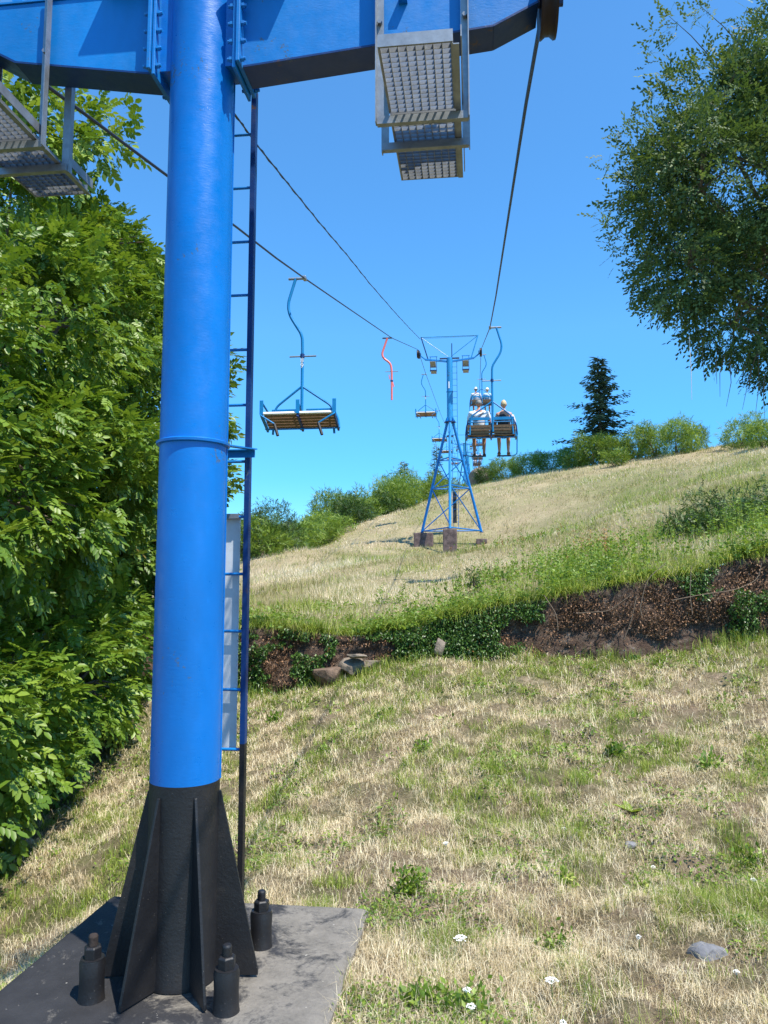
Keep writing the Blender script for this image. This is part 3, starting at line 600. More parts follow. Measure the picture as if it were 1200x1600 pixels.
# dark bramble at right above the bank, small plants on the bank top
shrub(1178,20.5,3.6,1.0,SHRUBD,'dark bramble mound above the earth bank at the right edge','bramble_bush',dens=110,leaf=.07,group='brambles above the bank')
shrub(1105,20.8,2.4,.6,SHRUBD,'low dark bramble left of the larger bramble mound','bramble_bush',dens=110,leaf=.07,group='brambles above the bank')
shrub(741,17.5,.36,.75,SHRUBD,'slim dark green sapling standing in the meadow above the bank','sapling',dens=300,leaf=.05,group='saplings above the bank',lobes=5)
# weeds along the bank edge
u_=rng.uniform(-.30,.75,9000); d_=rng.exponential(1.6,9000)*np.clip(1+u_*3,.6,2.2); y=12.9-u_*2+d_; x=u_*y; y=np.maximum(bankY(x)+.3+d_,0); x=u_*y
k=(rng.uniform(0,1,9000)<np.clip(.05+2.4*(fbm(x*.8,y*.8,3,101)-.44),.015,1)); x,y,d_=x[k],y[k],d_[k]; hh=rng.uniform(.08,.8,len(x))**1.3*np.clip(x*.14+.4,.2,1.05)*(.3+1.4*fbm(x*.9,y*.9,2,104))
PP=[];DD=[];SS=[]; z=Uz(x,y)
nl=np.clip((hh*34).astype(int),5,24); X=np.repeat(x,nl);Y=np.repeat(y,nl);Z=np.repeat(z,nl);H=np.repeat(hh,nl); n=len(X); t=rng.uniform(.05,1,n)
lx=np.repeat(rng.normal(0,.12,len(x)),nl); p=np.stack([X+lx*t*H+rng.normal(0,.03,n),Y+rng.normal(0,.03,n),Z+t*H],1)
dd=rng.normal(0,1,(n,3)); dd[:,2]=np.abs(dd[:,2])*.6
tag(inst('weeds',LEAF2,p,dir_rot(dd,rng.normal(0,.7,n)),rng.uniform(.05,.11,n)*(1.25-.6*t),np.clip(np.repeat(rng.uniform(0,.6,len(x)),nl)+rng.uniform(0,.37,n),0,.97),SHRUBY),'leafy green weeds along the top edge of the earth bank','weeds')
st=blades('weed_stalks',X[::6],Y[::6],Z[::6],H[::6]*1.1,np.full(len(X[::6]),.008),np.full(len(X[::6]),.12),rng.uniform(0,.97,len(X[::6])),GRASS,seg=1); tag(st,'thin upright green stalks among the weeds on the bank','weeds')
def stalks(cx,cy,n0,sx,sy,hh,mt,nm,lbl,cat='weeds'):
    x=rng.normal(cx,sx,n0); y=rng.normal(cy,sy,n0); y=np.maximum(y,bankY(x)+.6); z=Uz(x,y); h=rng.uniform(.5,1,n0)*hh; nl=22; X=np.repeat(x,nl);Y=np.repeat(y,nl);Z=np.repeat(z,nl);H=np.repeat(h,nl); n=len(X); t=rng.uniform(.08,1,n)
    p=np.stack([X+rng.normal(0,.02,n),Y+rng.normal(0,.02,n),Z+t*H],1); dd=rng.normal(0,.7,(n,3)); dd[:,2]=np.abs(dd[:,2])+.4
    tag(inst(nm,LEAF2,p,dir_rot(dd,rng.normal(0,1,n)),rng.uniform(.05,.10,n)*(1.2-.6*t),rng.uniform(0,.97,n),mt),lbl,cat)
RUSTY=leaf_mat('rusty_seed_heads',(.20,.09,.03),(.36,.19,.07),(.50,.32,.12),.8,.15)
def at_px(px,py,Y): return ((px-600)/F*Y,Y)
stalks(*at_px(935,860,19.5),26,.35,.5,.8,RUSTY,'rusty_weeds','upright rusty brown dock seed stalks in the meadow above the bank')
stalks(*at_px(905,870,18),70,1.1,.9,.75,SHRUBY,'tall_weeds','tall yellow green weeds above the middle of the bank')
stalks(*at_px(780,880,18),40,.9,.6,.5,SHRUB,'leafy_weeds','dark green leafy weeds beside the slim sapling')
stalks(*at_px(1010,850,20),50,1.2,.8,.6,SHRUBY,'bank_weeds','loose light green weeds left of the dark bramble')
stalks(*at_px(790,800,33),40,1.5,2.0,.35,RUSTY,'reddish_weeds','low reddish weeds on the meadow right of the lattice tower')
stalks(*at_px(815,820,30),60,1.2,1.6,.4,SHRUBY,'green_patch_weeds','bright green weedy patch on the meadow right of the lattice tower')
# ivy (green, left half) and dead leaves on the bank face
def bank_surface(n,xlo,xhi,vlo=0,vhi=1):
    x=rng.uniform(xlo,xhi,n); v=rng.uniform(vlo,vhi,n); y0=bankY(x)+.12; y1=bankY(x)+.5; zb=L(x,y0)-.15; zt=Uz(x,y1)
    y=y0+(y1-y0)*v**1.3+(fbm(x*2.2,v*2.2+x*.3,4,60)-.5)*.42*np.sin(np.pi*v)**.6-.05; return x,y,zb+(zt-zb)*v,v
x,y,z,v=bank_surface(95000,-4,11); g=.5+(fbm(x*1.6,v*2.0+4,4,120)-.5)*1.5+np.clip((1.8-x)*.16,-.22,.16)+.22*np.exp(-((x-1.3)/.9)**2)+(v>.86)*.14-.2*np.exp(-((x+.2)/.9)**2); k=g>.52
xx=x[k];n=k.sum(); p=np.stack([x[k],y[k]-rng.uniform(0,.14,n),z[k]],1); dd=rng.normal(0,.6,(n,3))+np.array([0,-.4,-.5])
tag(inst('ivy',LEAF2,p,dir_rot(dd,rng.normal(0,.8,n)),rng.uniform(.03,.065,n),rng.uniform(0,1,n),IVY),'green ivy and bramble leaves covering parts of the bank face','ivy')
k=~k&(rng.uniform(0,1,len(x))<np.clip(.5+4*(fbm(x*1.6,v*3,4,131)-.5),.04,1))&(v>.0+.62*fbm(x*1.2,x*0,3,133)); n=k.sum(); p=np.stack([x[k],y[k]-rng.uniform(0,.08,n),z[k]],1); dd=rng.normal(0,.7,(n,3))+np.array([0,-.2,-.7])
tag(inst('dead_leaves',LEAF2,p,dir_rot(dd,rng.normal(0,.8,n)),rng.uniform(.018,.05,n),rng.uniform(0,.97,n),DEADLEAF),'brown withered leaves hanging on the shaded bank face','dead leaves')
# fringe of grass drooping over the lip and at the foot
x,y,z,v=bank_surface(16000,-4,11,.93,1.0); n=len(x); kk=rng.uniform(0,1,n)<.35+.9*(fbm(x*1.5,x*0,2,4)-.4); x,y,z=x[kk],y[kk],z[kk]; n=len(x)
tag(blades('lip_grass',x,y+.05,z+.02,rng.uniform(.1,.38,n),rng.uniform(.006,.012,n),rng.normal(.9,.7,n).clip(-.3,1.9),rng.uniform(0,.97,n),GRASS,az=rng.normal(-np.pi/2,.9,n)),'long green grass leaning over the lip of the bank','green grass')
x=rng.uniform(-4,10,9000); y=bankY(x)-rng.exponential(.25,9000)+.15; kk=rng.uniform(0,1,9000)<.25+1.2*(fbm(x*1.1,x*0+2,2,14)-.35); x,y=x[kk],y[kk]; n=len(x)
tag(blades('foot_grass',x,y,Lz(x,y),rng.uniform(.08,.3,n),rng.uniform(.006,.011,n),rng.normal(.3,.3,n),rng.uniform(0,.97,n),GRASS),'upright green grass along the foot of the bank','green grass')
# roots hanging on the bank
vine=solid('dry_vine',(.22,.16,.11),.8,0,.3,20,.2)
for (pts,lbl) in (([(1040,880),(1010,905),(1000,950),(1004,965)],'thin dry root hanging near the middle of the bank'),
                  ([(1190,880),(1185,905),(1150,922),(1100,928),(1050,938)],'long dry branch lying across the bank at the right'),
                  ([(985,930),(965,945),(950,955),(900,958)],'curved bare root left of the hanging roots'),
                  ([(995,930),(988,965),(975,1000)],'pale vine dropping to the foot of the bank'),
                  ([(850,930),(870,960),(872,985)],'short root at the left part of the brown bank'),
                  ([(1080,885),(1078,930),(1082,960)],'vine hanging under the green shoots of the bank')):
    m=MB(); q=[]
    for (a,b) in pts:
        Yq=float(bankY((a-600)/F*12.5))+.02; q.append(Vector(P(a,b,Yq)))
    m.tube(bez(q,4,.2),.0055,5); tag(m.build('root',vine),lbl,'root','roots hanging on the bank')
# rocks
def rock(loc,size,mat,label,seed,group=None,flat=.6,name='rock'):
    import bmesh
    bm=bmesh.new(); bmesh.ops.create_icosphere(bm,subdivisions=4,radius=1)
    rr=random.Random(seed); off=rr.uniform(0,50); pl=[(Vector((rr.gauss(0,1),rr.gauss(0,1),rr.gauss(0,1))).normalized(),rr.uniform(.55,.85)) for _ in range(9)]
    for v in bm.verts:
        for nrm,dd_ in pl:
            t=v.co.dot(nrm)-dd_
            if t>0: v.co-=nrm*t*.9
        q=v.co; k=1+.10*(float(vn(q.x*4+off,q.y*4+q.z*3))-.5); v.co=Vector((q.x*size[0]*k,q.y*size[1]*k,q.z*size[2]*k))
    me=bpy.data.meshes.new(name); bm.to_mesh(me); bm.free(); o=link(name,me,mat,smooth=True,loc=loc); me.set_sharp_from_angle(angle=R(25)); return tag(o,label,'rock',group)
a=P(552,1040,13.55); rock((a[0],a[1]+.1,a[2]-.05),(.28,.22,.20),STONE,'pale layered rock at the left end of the bank',3,'stones of the bank')
rock((a[0]+.34,a[1]+.12,a[2]+.02),(.24,.2,.10),STONE,'flat pale stone right of the layered rock',5,'stones of the bank')
rock((a[0]-.42,a[1]+.05,a[2]-.16),(.30,.22,.2),solid('brown_stone',(.15,.10,.07),.9,0,.4,8,.8,20,.03),'brown earthy boulder left of the layered rock',8,'stones of the bank')
rock((a[0]+.05,a[1]-.02,a[2]+.17),(.22,.17,.045),STONE,'thin slab of stone resting on the layered rock',12,'stones of the bank')
rock(P(687,1012,13.25),(.11,.08,.2),STONE,'upright grey stone half hidden in ivy',9,'stones of the bank')
rock(G(1107,1497,-.03),(.12,.085,.09),DARKSTONE,'dark grey stone lying in the dry grass at lower right',4)
rock(P(752,750,90),(1.6,1.6,1.5),STONE,'pale rock outcrop on the crest right of the lattice tower',6)
rock(G(985,1320,.05),(.05,.04,.03),DARKSTONE,'small grey stone in the grass above the darker stone',24)
# ---------------------------------------------------------------- haul rope course
SLP=.1186; DIR=Vector((SLP,1,0)).normalized(); CR=Vector((DIR.y,-DIR.x,0)); RZ=-math.atan(SLP)
T1=Vector((-1.09,4.34,0)); T2=Vector((3.66,41.9,0)); GA=1.97; GR,GL=2.045,1.50; ROPE_L=(-2.55,4.4); ROPE_R=(.936,4.0)
def samples(pix,o): return [plane_pt(a,b,o[0],o[1],SLP) for a,b in pix]
lp=samples([(85,140),(165,203),(262,275),(366,352),(427,400),(476,435),(542.7,480.7),(612,528)],ROPE_L)
rp=samples([(845,31),(821,167),(785,398),(775,462),(765.5,512)],ROPE_R)
T2_ROPE=float(P(655,548,42.1)[2])
def ropez(side,Y):
    pr=lp if side<0 else rp
    far=[(41.9,T2_ROPE)]+[(YS(q),P(a,b,YS(q))[2]) for a,b,q in ((665,583,55),(686,640,76),(700,672,100),(714,696,130),(722,706,170),(728,712,230))]
    ys=[-14,pr[0][1]-.35]+[q[1] for q in pr]+[a for a,b in far]; zs=[pr[0][2]-2.6,pr[0][2]-.10]+[q[2] for q in pr]+[b for a,b in far]
    return float(np.interp(Y,ys,zs))
T1_ROPE=ropez(1,4.1)
def line_pt(side,Y,z=None):
    o=ROPE_L if side<0 else ROPE_R; return Vector((o[0]+SLP*(Y-o[1]),Y,ropez(side,Y) if z is None else z))
print('L',lp,'R',rp,'T2',T2_ROPE,'T1',T1_ROPE,flush=True)
for s,lb_ in ((-GA,'haul rope of the descending side carrying the empty chairs'),(GA,'haul rope of the ascending side carrying the occupied chairs')):
    m=MB(); yy=list(np.linspace(-14,4.4,8))+list(np.linspace(5,41.9,40))+list(np.linspace(44,205,40)); m.tube([line_pt(s,q) for q in yy],.0145,8); tag(m.build('haul_rope',ROPE,smooth=True),lb_,'cable','haul ropes of the chairlift')
sp=samples([(368,180),(405,231),(454,292),(500,349),(542.7,399),(577.5,442.8),(618.7,490),(640,513),(656.7,530)],(-2.45,4.4))
print('cable',[tuple(round(c,2) for c in q) for q in sp])
m=MB(); c0=Vector(sp[0]); st=c0+(c0-Vector(sp[3]))*.5; q=[st]+[Vector(a) for a in sp]; m.tube(q,.012,6)
for side in (0,):     # second conductor wound round the first
    tw=[]; 
    for i in range(len(q)-1):
        for k in range(14):
            pnt=q[i].lerp(q[i+1],k/14); an=(i*14+k)*1.1; tw.append(pnt+Vector((math.cos(an)*.014,0,math.sin(an)*.014)))
    m.tube(tw,.007,5)
tag(m.build('signal_cable',ROPE,smooth=True),'thin twisted signal cable sagging up to the lattice tower frame','cable')
# ---------------------------------------------------------------- near tower (column T1)
t1=empty('lift_column',T1,RZ,'thick bright blue round column with crossarm and flared black base','lift tower')
def loc1(p): # world -> local of tower one
    return Matrix.Rotation(-RZ,4,'Z')@(Vector(p)-T1)
RAD=.187; zb_=P(290,1228,T1.y-.15)[2]; zf=P(305,690,T1.y-.1)[2]; print('black top',zb_,'flange',zf)
MB().lathe([(RAD,zb_),(RAD,zf-.012)],64).build('lower_pipe',BLUE,t1,True)
MB().lathe([(RAD,zf+.012),(RAD,6.1)],64).build('upper_pipe',BLUE,t1,True)
MB().lathe([(RAD+.002,zf-.012),(RAD+.018,zf-.008),(RAD+.02,zf+.006),(RAD+.004,zf+.014)],64).build('pipe_flange',BLUE,t1,True)
MB().lathe([(RAD+.012,6.1),(RAD+.012,6.13)],48).build('cap_plate',BLUE,t1,True)
# weld seam
MB().tube([(RAD*.97,.05,zb_),(RAD*.97,.05,5.1)],.006,6).build('weld_seam',BLUE,t1,True)
MB().lathe([(RAD+.006,0.0),(RAD+.006,.03),(RAD+.001,.05),(RAD+.001,zb_)],64).build('base_pipe',BITUMEN,t1,True)
for k in range(6):
    a=R(8+60*k); M=Matrix.Rotation(a,4,'Z')@Matrix.Rotation(R(90),4,'X')
    MB().prism([(RAD-.01,.002),(.415,.002),(.415,.03),(RAD+.012,zb_-.06),(RAD-.01,zb_-.06)],.016,M).build('base_rib',BITUMEN,t1,bevel=.003)
# crossarm
AD=.095   # half depth
def arm(sgn):
    zt=lambda s: 5.63; zl=lambda s: 5.10+(.085 if sgn>0 else .17)*max(0,s-.25)
    s0,s1=.255,(1.98 if sgn>0 else 1.40)
    poly=[(s0,zl(s0)),(s1-.25,zl(s1-.25)),(s1,zl(s1)+.10),(s1,zt(s1)),(s0,zt(s0))]
    poly=[(sgn*a,b) for a,b in poly]
    if sgn<0: poly=poly[::-1]
    M=Matrix.Rotation(R(90),4,'X')
    o=MB().prism(poly,AD*2-.01,M).build('arm_web',BLUE2,t1,bevel=.004)
    # flanges, a few mm proud
    pts=[(s0,zl(s0)),(s1-.25,zl(s1-.25)),(s1,zl(s1)+.10)]
    for i in range(2):
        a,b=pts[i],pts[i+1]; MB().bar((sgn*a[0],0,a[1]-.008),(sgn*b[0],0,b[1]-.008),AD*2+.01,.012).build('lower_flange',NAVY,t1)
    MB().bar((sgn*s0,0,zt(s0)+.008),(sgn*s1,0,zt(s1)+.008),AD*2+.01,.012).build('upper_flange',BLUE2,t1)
    # stub beam welded on the column, end plates and bolts
    MB().box((sgn*.20,0,5.365),(.085,AD*2-.02,.50)).build('stub_beam',BLUE,t1)
    MB().box((sgn*.243,0,5.36),(.018,AD*2+.13,.62)).build('end_plate',BLUE2,t1,bevel=.003)
    ep=MB().box((sgn*.268,0,5.36),(.022,AD*2+.16,.56)).build('end_plate',BLUE2,t1,bevel=.003)
    for zz in (5.11,5.22,5.33,5.44,5.55):
        for yy in (-1,1):
            m=MB(); M=Matrix.Translation((sgn*.255,yy*(AD+.048),zz))@Matrix.Rotation(R(90),4,'Y')
            m.lathe([(.010,-.055),(.010,.055)],8,M); m.lathe([(.017,-.042),(.017,-.026)],6,M); m.lathe([(.017,.026),(.017,.042)],6,M); m.build('bolt',BLUE2,ep)
    m=MB(); M=Matrix.Rotation(R(90),4,'X')
    tri=[(s0+.02,5.65),(s0+.35,5.65),(s0+.02,5.95)]; tri=[(sgn*a,b) for a,b in tri]
    if sgn<0: tri=tri[::-1]
    m.prism(tri,.02,M).build('gusset',BLUE2,t1)
    m=MB(); m.box((sgn*(s0+.15),-.05,5.655),(.36,.34,.014)); m.build('gusset_plate',BLUE2,t1)
    return zt
for sg in (-1,1): arm(sg)
# upper frame above the crossarm
for sg in (-1,1):
    MB().bar((sg*1.15,0,5.60),(sg*1.70,0,6.75),.06,.06).build('frame_strut',BLUE2,t1)
    MB().bar((sg*1.68,.03,6.73),(sg*.1,.03,5.85),.03,.03).build('frame_tie',BLUE2,t1)
MB().bar((-1.7,0,6.77),(1.7,0,6.77),.05,.05).build('frame_beam',BLUE2,t1)
# small bracket on the right arm face
MB().box((1.22,-AD-.02,5.42),(.05,.05,.035)).build('bracket',BLUE2,t1)
# sheaves
def sheave(par,x,y,z,r,wd,mat=None,n=28):
    M=Matrix.Translation((x,y,z))@Matrix.Rotation(R(90),4,'Y')
    w_=wd; pr=[(r*.25,-w_*.5),(r*.8,-w_*.42),(r*.99,-w_*.5),(r,-w_*.36),(r*.90,-w_*.12),(r*.90,w_*.12),(r,w_*.36),(r*.99,w_*.5),(r*.8,w_*.42),(r*.25,w_*.5)]
    o=MB().lathe(pr,n,M).build('sheave_wheel',mat or SHEAVE,par,True)
    MB().lathe([(r*.22,-w_*.62),(r*.22,w_*.62)],12,M).build('hub',NAVY,o,True) if False else None
    return o
for sg,GS in ((-1,GL),(1,GR)):
    zr=5.40
    for yy in (-.50,.0):
        wh=sheave(t1,sg*GS,yy,zr+yy*.2,.185,.095)
        MB().tube([(sg*(GS-.06),yy,zr+yy*.2),(sg*(GS+.085),yy,zr+yy*.2)],.022,8).build('axle',NAVY,wh)
    MB().bar((sg*(GS+.07),-.58,zr-.02),(sg*(GS+.07),.04,zr+.10),.012,.10).build('rocker_plate',NAVY,t1)
    MB().bar((sg*(GS-.30),0,5.57),(sg*(GS+.08),0,zr+.22),.05,.05).build('sheave_arm',NAVY,t1)
# service platforms (hang from the arm): things of their own would not move apart, so they are parts
def platform(xc,wd,yn,yf,z,label):
    m=MB(); y=yn; a=math.radians
    lip=MB()
    for (y0,y1,tag_) in ((yn,-.15,'n'),(-.13,.14,'m'),(.16,yf,'f')):
        g=MB(); k=max(2,int((y1-y0)/.036)); 
        for i in range(k+1): g.box((xc,y0+(y1-y0)*i/k,z+.0),(wd,.003,.03))
        for i in range(9): g.box((xc-wd/2+wd*i/8,(y0+y1)/2,z+.002),(.0035,y1-y0,.026))
        g.build('grating',GALV,t1)
        f=MB(); 
        for xx in (-1,1): f.box((xc+xx*(wd/2+.006),(y0+y1)/2,z+.004),(.008,y1-y0,.045))
        f.build('grating_edge',GALV,t1)
    MB().box((xc,yn-.006,z+.018),(wd+.02,.006,.065)).build('lip_plate',GALV,t1)
    MB().box((xc,yf+.006,z+.018),(wd+.02,.006,.065)).build('lip_plate',GALV,t1)
    for yy in (-AD-.035,AD+.035):
        MB().box((xc,yy,z-.05),(wd+.16,.035,.045)).build('cross_bar',GALV,t1)
        for xx in (-1,1):
            X=xc+xx*(wd/2+.065); h0,h1=z-.072,5.70
            MB().box((X,yy,(h0+h1)/2),(.045,.006,h1-h0)).build('hanger_post',GALV,t1)
            MB().box((X+xx*.0195,yy+(.022 if yy>0 else -.022),(h0+h1)/2),(.006,.038,h1-h0)).build('hanger_post',GALV,t1)
            MB().lathe([(.014,-.01),(.014,.02)],6,Matrix.Translation((X,yy*1.06,5.26))@Matrix.Rotation(R(90),4,'X')).build('bolt',GALV,t1)
    for (a_,b_) in ((yn,-.13),(.13,yf)): MB().box((xc+wd/2+.05,(a_+b_)/2,z+.045),(.006,abs(b_-a_),.06)).build('toe_board',GALV,t1)
    MB().box((xc+wd/2+.025,(yn+yf)/2,z-.022),(.03,yf-yn,.006)).build('toe_board',GALV,t1)
platform(1.33,.35,-.67,.56,4.72,'right')
platform(-1.17,.35,-.66,.50,4.73,'left')
# ladder behind the column
ly=.50; lx=.185
ladder=empty('ladder',T1+CR*.0+DIR*ly,RZ,'narrow blue steel ladder with black foot fixed behind the column','ladder')
zl0=.02; 
def lad_split(x,z0,z1,mat,nm):
    MB().box((x,0,(z0+z1)/2),(.008,.045,z1-z0)).build(nm,mat,ladder); MB().box((x-.012*(1 if x>0 else -1),-.026,(z0+z1)/2),(.030,.006,z1-z0)).build(nm,mat,ladder)
zc=P(376,1160,T1.y+ly)[2]
for xx in (lx,lx-.37): lad_split(xx,zl0,zc,BITUMEN,'stile_foot'); lad_split(xx,zc,5.35,NAVY,'stile')
for py in (213,296,380,463,548,634,722,808,897,986,1077,1170):
    zz=P(388,py,T1.y+ly)[2]; MB().tube([(lx-.37,0,zz),(lx-.008,0,zz)],.0095,8).build('rung',BLUE2 if py<1200 else BITUMEN,ladder,True)
z0,z1=P(352,1172,T1.y+ly+.05)[2],P(363,808,T1.y+ly+.05)[2]
cg=MB().box((lx-.10-.02,.045,(z0+z1)/2),(.10,.012,z1-z0)); o=cg.build('guard_panel',GALVM,ladder,bevel=.003)
MB().box((lx-.12,.02,z1),(.11,.06,.03)).build('panel_hook',GALV,ladder)
# clamp bracket between column flange and ladder
br=P(388,712,T1.y+ly)[2]
MB().bar((RAD-.02,.02,zf-.0),(lx+.03,ly-.03,br+.03),.05,.008).build('bracket',BLUE2,t1)
MB().box((.06,ly-.035,br),(.33,.006,.045)).build('bracket',BLUE2,t1)
MB().box((.06,ly-.055,br+.022),(.33,.04,.006)).build('bracket',BLUE2,t1)
# concrete slab and anchor bolts
sb=empty('concrete_footing',(-1.10,4.42,0),R(-7),'square concrete footing slab painted black and worn on the right','footing')
import bmesh
bm=bmesh.new(); bmesh.ops.create_grid(bm,x_segments=48,y_segments=48,size=1)
for v in bm.verts:
    x_,y_=v.co.x,v.co.y; v.co.x=x_*.885; v.co.y=y_*.965
    e=max(abs(x_),abs(y_)); j=(float(fbm(v.co.x*5+9,v.co.y*5,3,8))-.5)
    v.co.z=-.008+j*.012-(.03*max(0,e-.955)/.045)
    if e>.99: v.co.x+=j*.03; v.co.y+=j*.03
ed=[e for e in bm.edges if e.is_boundary]; r_=bmesh.ops.extrude_edge_only(bm,edges=ed)
for v in [g for g in r_['geom'] if isinstance(g,bmesh.types.BMVert)]: v.co.z-=.55
bmesh.ops.recalc_face_normals(bm,faces=bm.faces); me=bpy.data.meshes.new('slab'); bm.to_mesh(me); bm.free(); link('slab',me,SLAB,sb,True); me.set_sharp_from_angle(angle=R(50))
for (bx,by,lb_) in ((-1.481,4.12,'front left anchor bolt with rusty tip beside the black base'),(-.777,4.01,'front right anchor bolt in a black sleeve by the base ribs'),(-.715,4.70,'back right anchor bolt standing close to the ladder foot'),(-1.42,4.80,'back left anchor bolt hidden behind the black base')):
    r=empty('anchor_bolt',(bx,by,0),random.uniform(0,1),lb_,'anchor bolt','anchor bolts of the column base')
    MB().lathe([(.070,-.02),(.064,.01),(.061,.09),(.064,.172),(.058,.188),(.058,.194),(.02,.195)],24).build('sleeve',BITUMEN,r,True)
    MB().lathe([(.040,.190),(.045,.194),(.045,.244),(.036,.252)],6).build('nut',BITUMEN,r,bevel=.003)
    MB().lathe([(.0225,.25),(.0245,.256),(.0225,.262),(.0245,.268),(.0225,.274),(.0245,.280),(.0225,.286),(.0245,.292),(.0225,.298),(.018,.304)],14).build('threaded_rod',solid('rusty_rod',(.035,.024,.02),.85,.1,.6,30,.4) if bx<-1.4 else BITUMEN,r,True)
# ---------------------------------------------------------------- lattice tower two
def lattice_tower(center,ht_leg,rbase,zrope,label,first=False):
    z0=0; zrope=(zrope-center.z)/KS; r=empty('lattice_tower',center,RZ,label,'lift tower','lattice towers of the chairlift'); r.scale=(KS,KS,KS)
    H=ht_leg; ang=[R(270),R(30),R(150)]; W=rbase
    feet=[Vector((0,-W*1.05,0)),Vector((W,W*.55,0)),Vector((-W,W*.55,0))]; tops=[Vector((f.x*.10,f.y*.12,H)) for f in feet]
    for i,(f,t) in enumerate(zip(feet,tops)):
        MB().tube([f,t],[.085,.085],10).build('leg',LBLUE if i==0 else BLUE2,r,True)
        MB().lathe([(.15,-.0),(.15,.03)],10,Matrix.Translation(f)).build('foot_plate',NAVY,r)
    def at(i,t): return feet[i].lerp(tops[i],t)
    for t in (.015,.40,.66): 
        for i,j in ((0,1),(1,2),(2,0)): MB().tube([at(i,t),at(j,t)],.042,6).build('ring_brace',BLUE2,r,True)
    for (a,b) in ((.015,.40),(.40,.66)):
        for (i,ti,j,tj) in ((2,b,0,a+.02),(0,b,1,a),(2,a,1,b)): MB().tube([at(i,ti),at(j,tj)],.036,6).build('diagonal_brace',BLUE2,r,True)
    MB().lathe([(.14,H*.86),(.22,H*.862),(.22,H*.872),(.14,H*.875)],20,Matrix.Translation((0,-.22,0))).build('leg_flange',NAVY,r,True)
    MB().lathe([(.36,H),(.36,H+.05)],24).build('flange',NAVY,r,True)
    top=zrope-z0-.55
    MB().lathe([(.19,H+.05),(.19,top)],28).build('mast',LBLUE,r,True)
    MB().lathe([(.215,H+1.95),(.215,H+2.0)],24).build('mast_ring',BLUE2,r,True)
    for k in range(8):
        a=k*math.pi/4; M=Matrix.Rotation(a,4,'Z')@Matrix.Rotation(R(90),4,'X'); MB().prism([(.18,H+.05),(.33,H+.05),(.18,H+.4)],.012,M).build('gusset',BLUE2,r)
    # arms
    for sg in (-1,1):
        MB().bar((sg*.18,0,top-.22),(sg*1.55,0,top-.05),.10,.10).build('arm',BLUE2,r)
        MB().bar((sg*.18,0,top-.02),(sg*.62,0,top-.02),.18,.05).build('arm_plate',NAVY,r)
        MB().bar((sg*1.50,0,top-.07),(sg*GA,0,top+.30),.07,.07).build('arm',BLUE2,r)
        MB().bar((sg*1.35,0,top-.08),(sg*1.80,0,top+1.42),.07,.07).build('frame_strut',LBLUE if sg>0 else NAVY,r)
        MB().tube([(sg*1.8,0,top+1.4),(sg*.1,0,top+.1)],.022,6).build('frame_tie',LBLUE,r)
        for yy in (-.32,.32): sheave(r,sg*GA,yy,zrope-z0-.25+yy*.2,.25,.14)
        MB().bar((sg*(GA-.12),-.4,zrope-z0-.33),(sg*(GA-.12),.4,zrope-z0-.17),.05,.16).build('rocker_plate',NAVY,r)
        # platform
        xs_=sg*1.02
        for xx in (-.2,.2):
            MB().bar((xs_+xx,0,top+.12),(xs_+xx,0,top-.85),.03,.04).build('hanger_post',NAVY,r)
        MB().box((xs_,-.55,top-.55),(.36,.9,.02),Matrix.Rotation(R(-8),3,'X')).build('grating',GALV,r)
        MB().box((xs_,-.05,top-.78),(.44,.06,.06)).build('cross_bar',NAVY,r)
        MB().box((xs_,.35,top-.80),(.36,.6,.02)).build('grating',GALV,r)
        MB().bar((xs_-.25,0,top+.12),(xs_+.25,0,top+.12),.04,.04).build('cross_bar',BLUE2,r)
    MB().tube([(-1.8,0,top+1.42),(1.8,0,top+1.42)],.03,6).build('frame_beam',LBLUE,r)
    MB().tube([(-1.8,.1,top+1.36),(1.8,.1,top+1.40)],.012,6).build('frame_beam',LBLUE,r)
    MB().tube([(.15,0,top),(.15,0,top+.95)],.03,6).build('aerial',NAVY,r)
    # ladder
    lx0=.28
    for xx in (lx0-.17,lx0+.17): MB().bar((xx,1.0,.3),(xx,.28,top-.1),.03,.03).build('ladder_stile',BLUE2,r)
    for k in range(28):
        t=k/27; MB().tube([(lx0-.17,1.0-.72*t,.3+(top-.4)*t),(lx0+.17,1.0-.72*t,.3+(top-.4)*t)],.012,4).build('ladder_rung',BLUE2,r)
    MB().box((lx0-.05,.93,1.6),(.22,.02,2.0)).build('guard_panel',RUBBER,r)
    return r,feet,top,H
base2=Vector((T2.x,T2.y,P(704,826,40.0)[2]))
tw,feet,tp,H2=lattice_tower(base2,6.85,1.88,T2_ROPE,'blue three legged lattice lift tower with white number one on the hill')
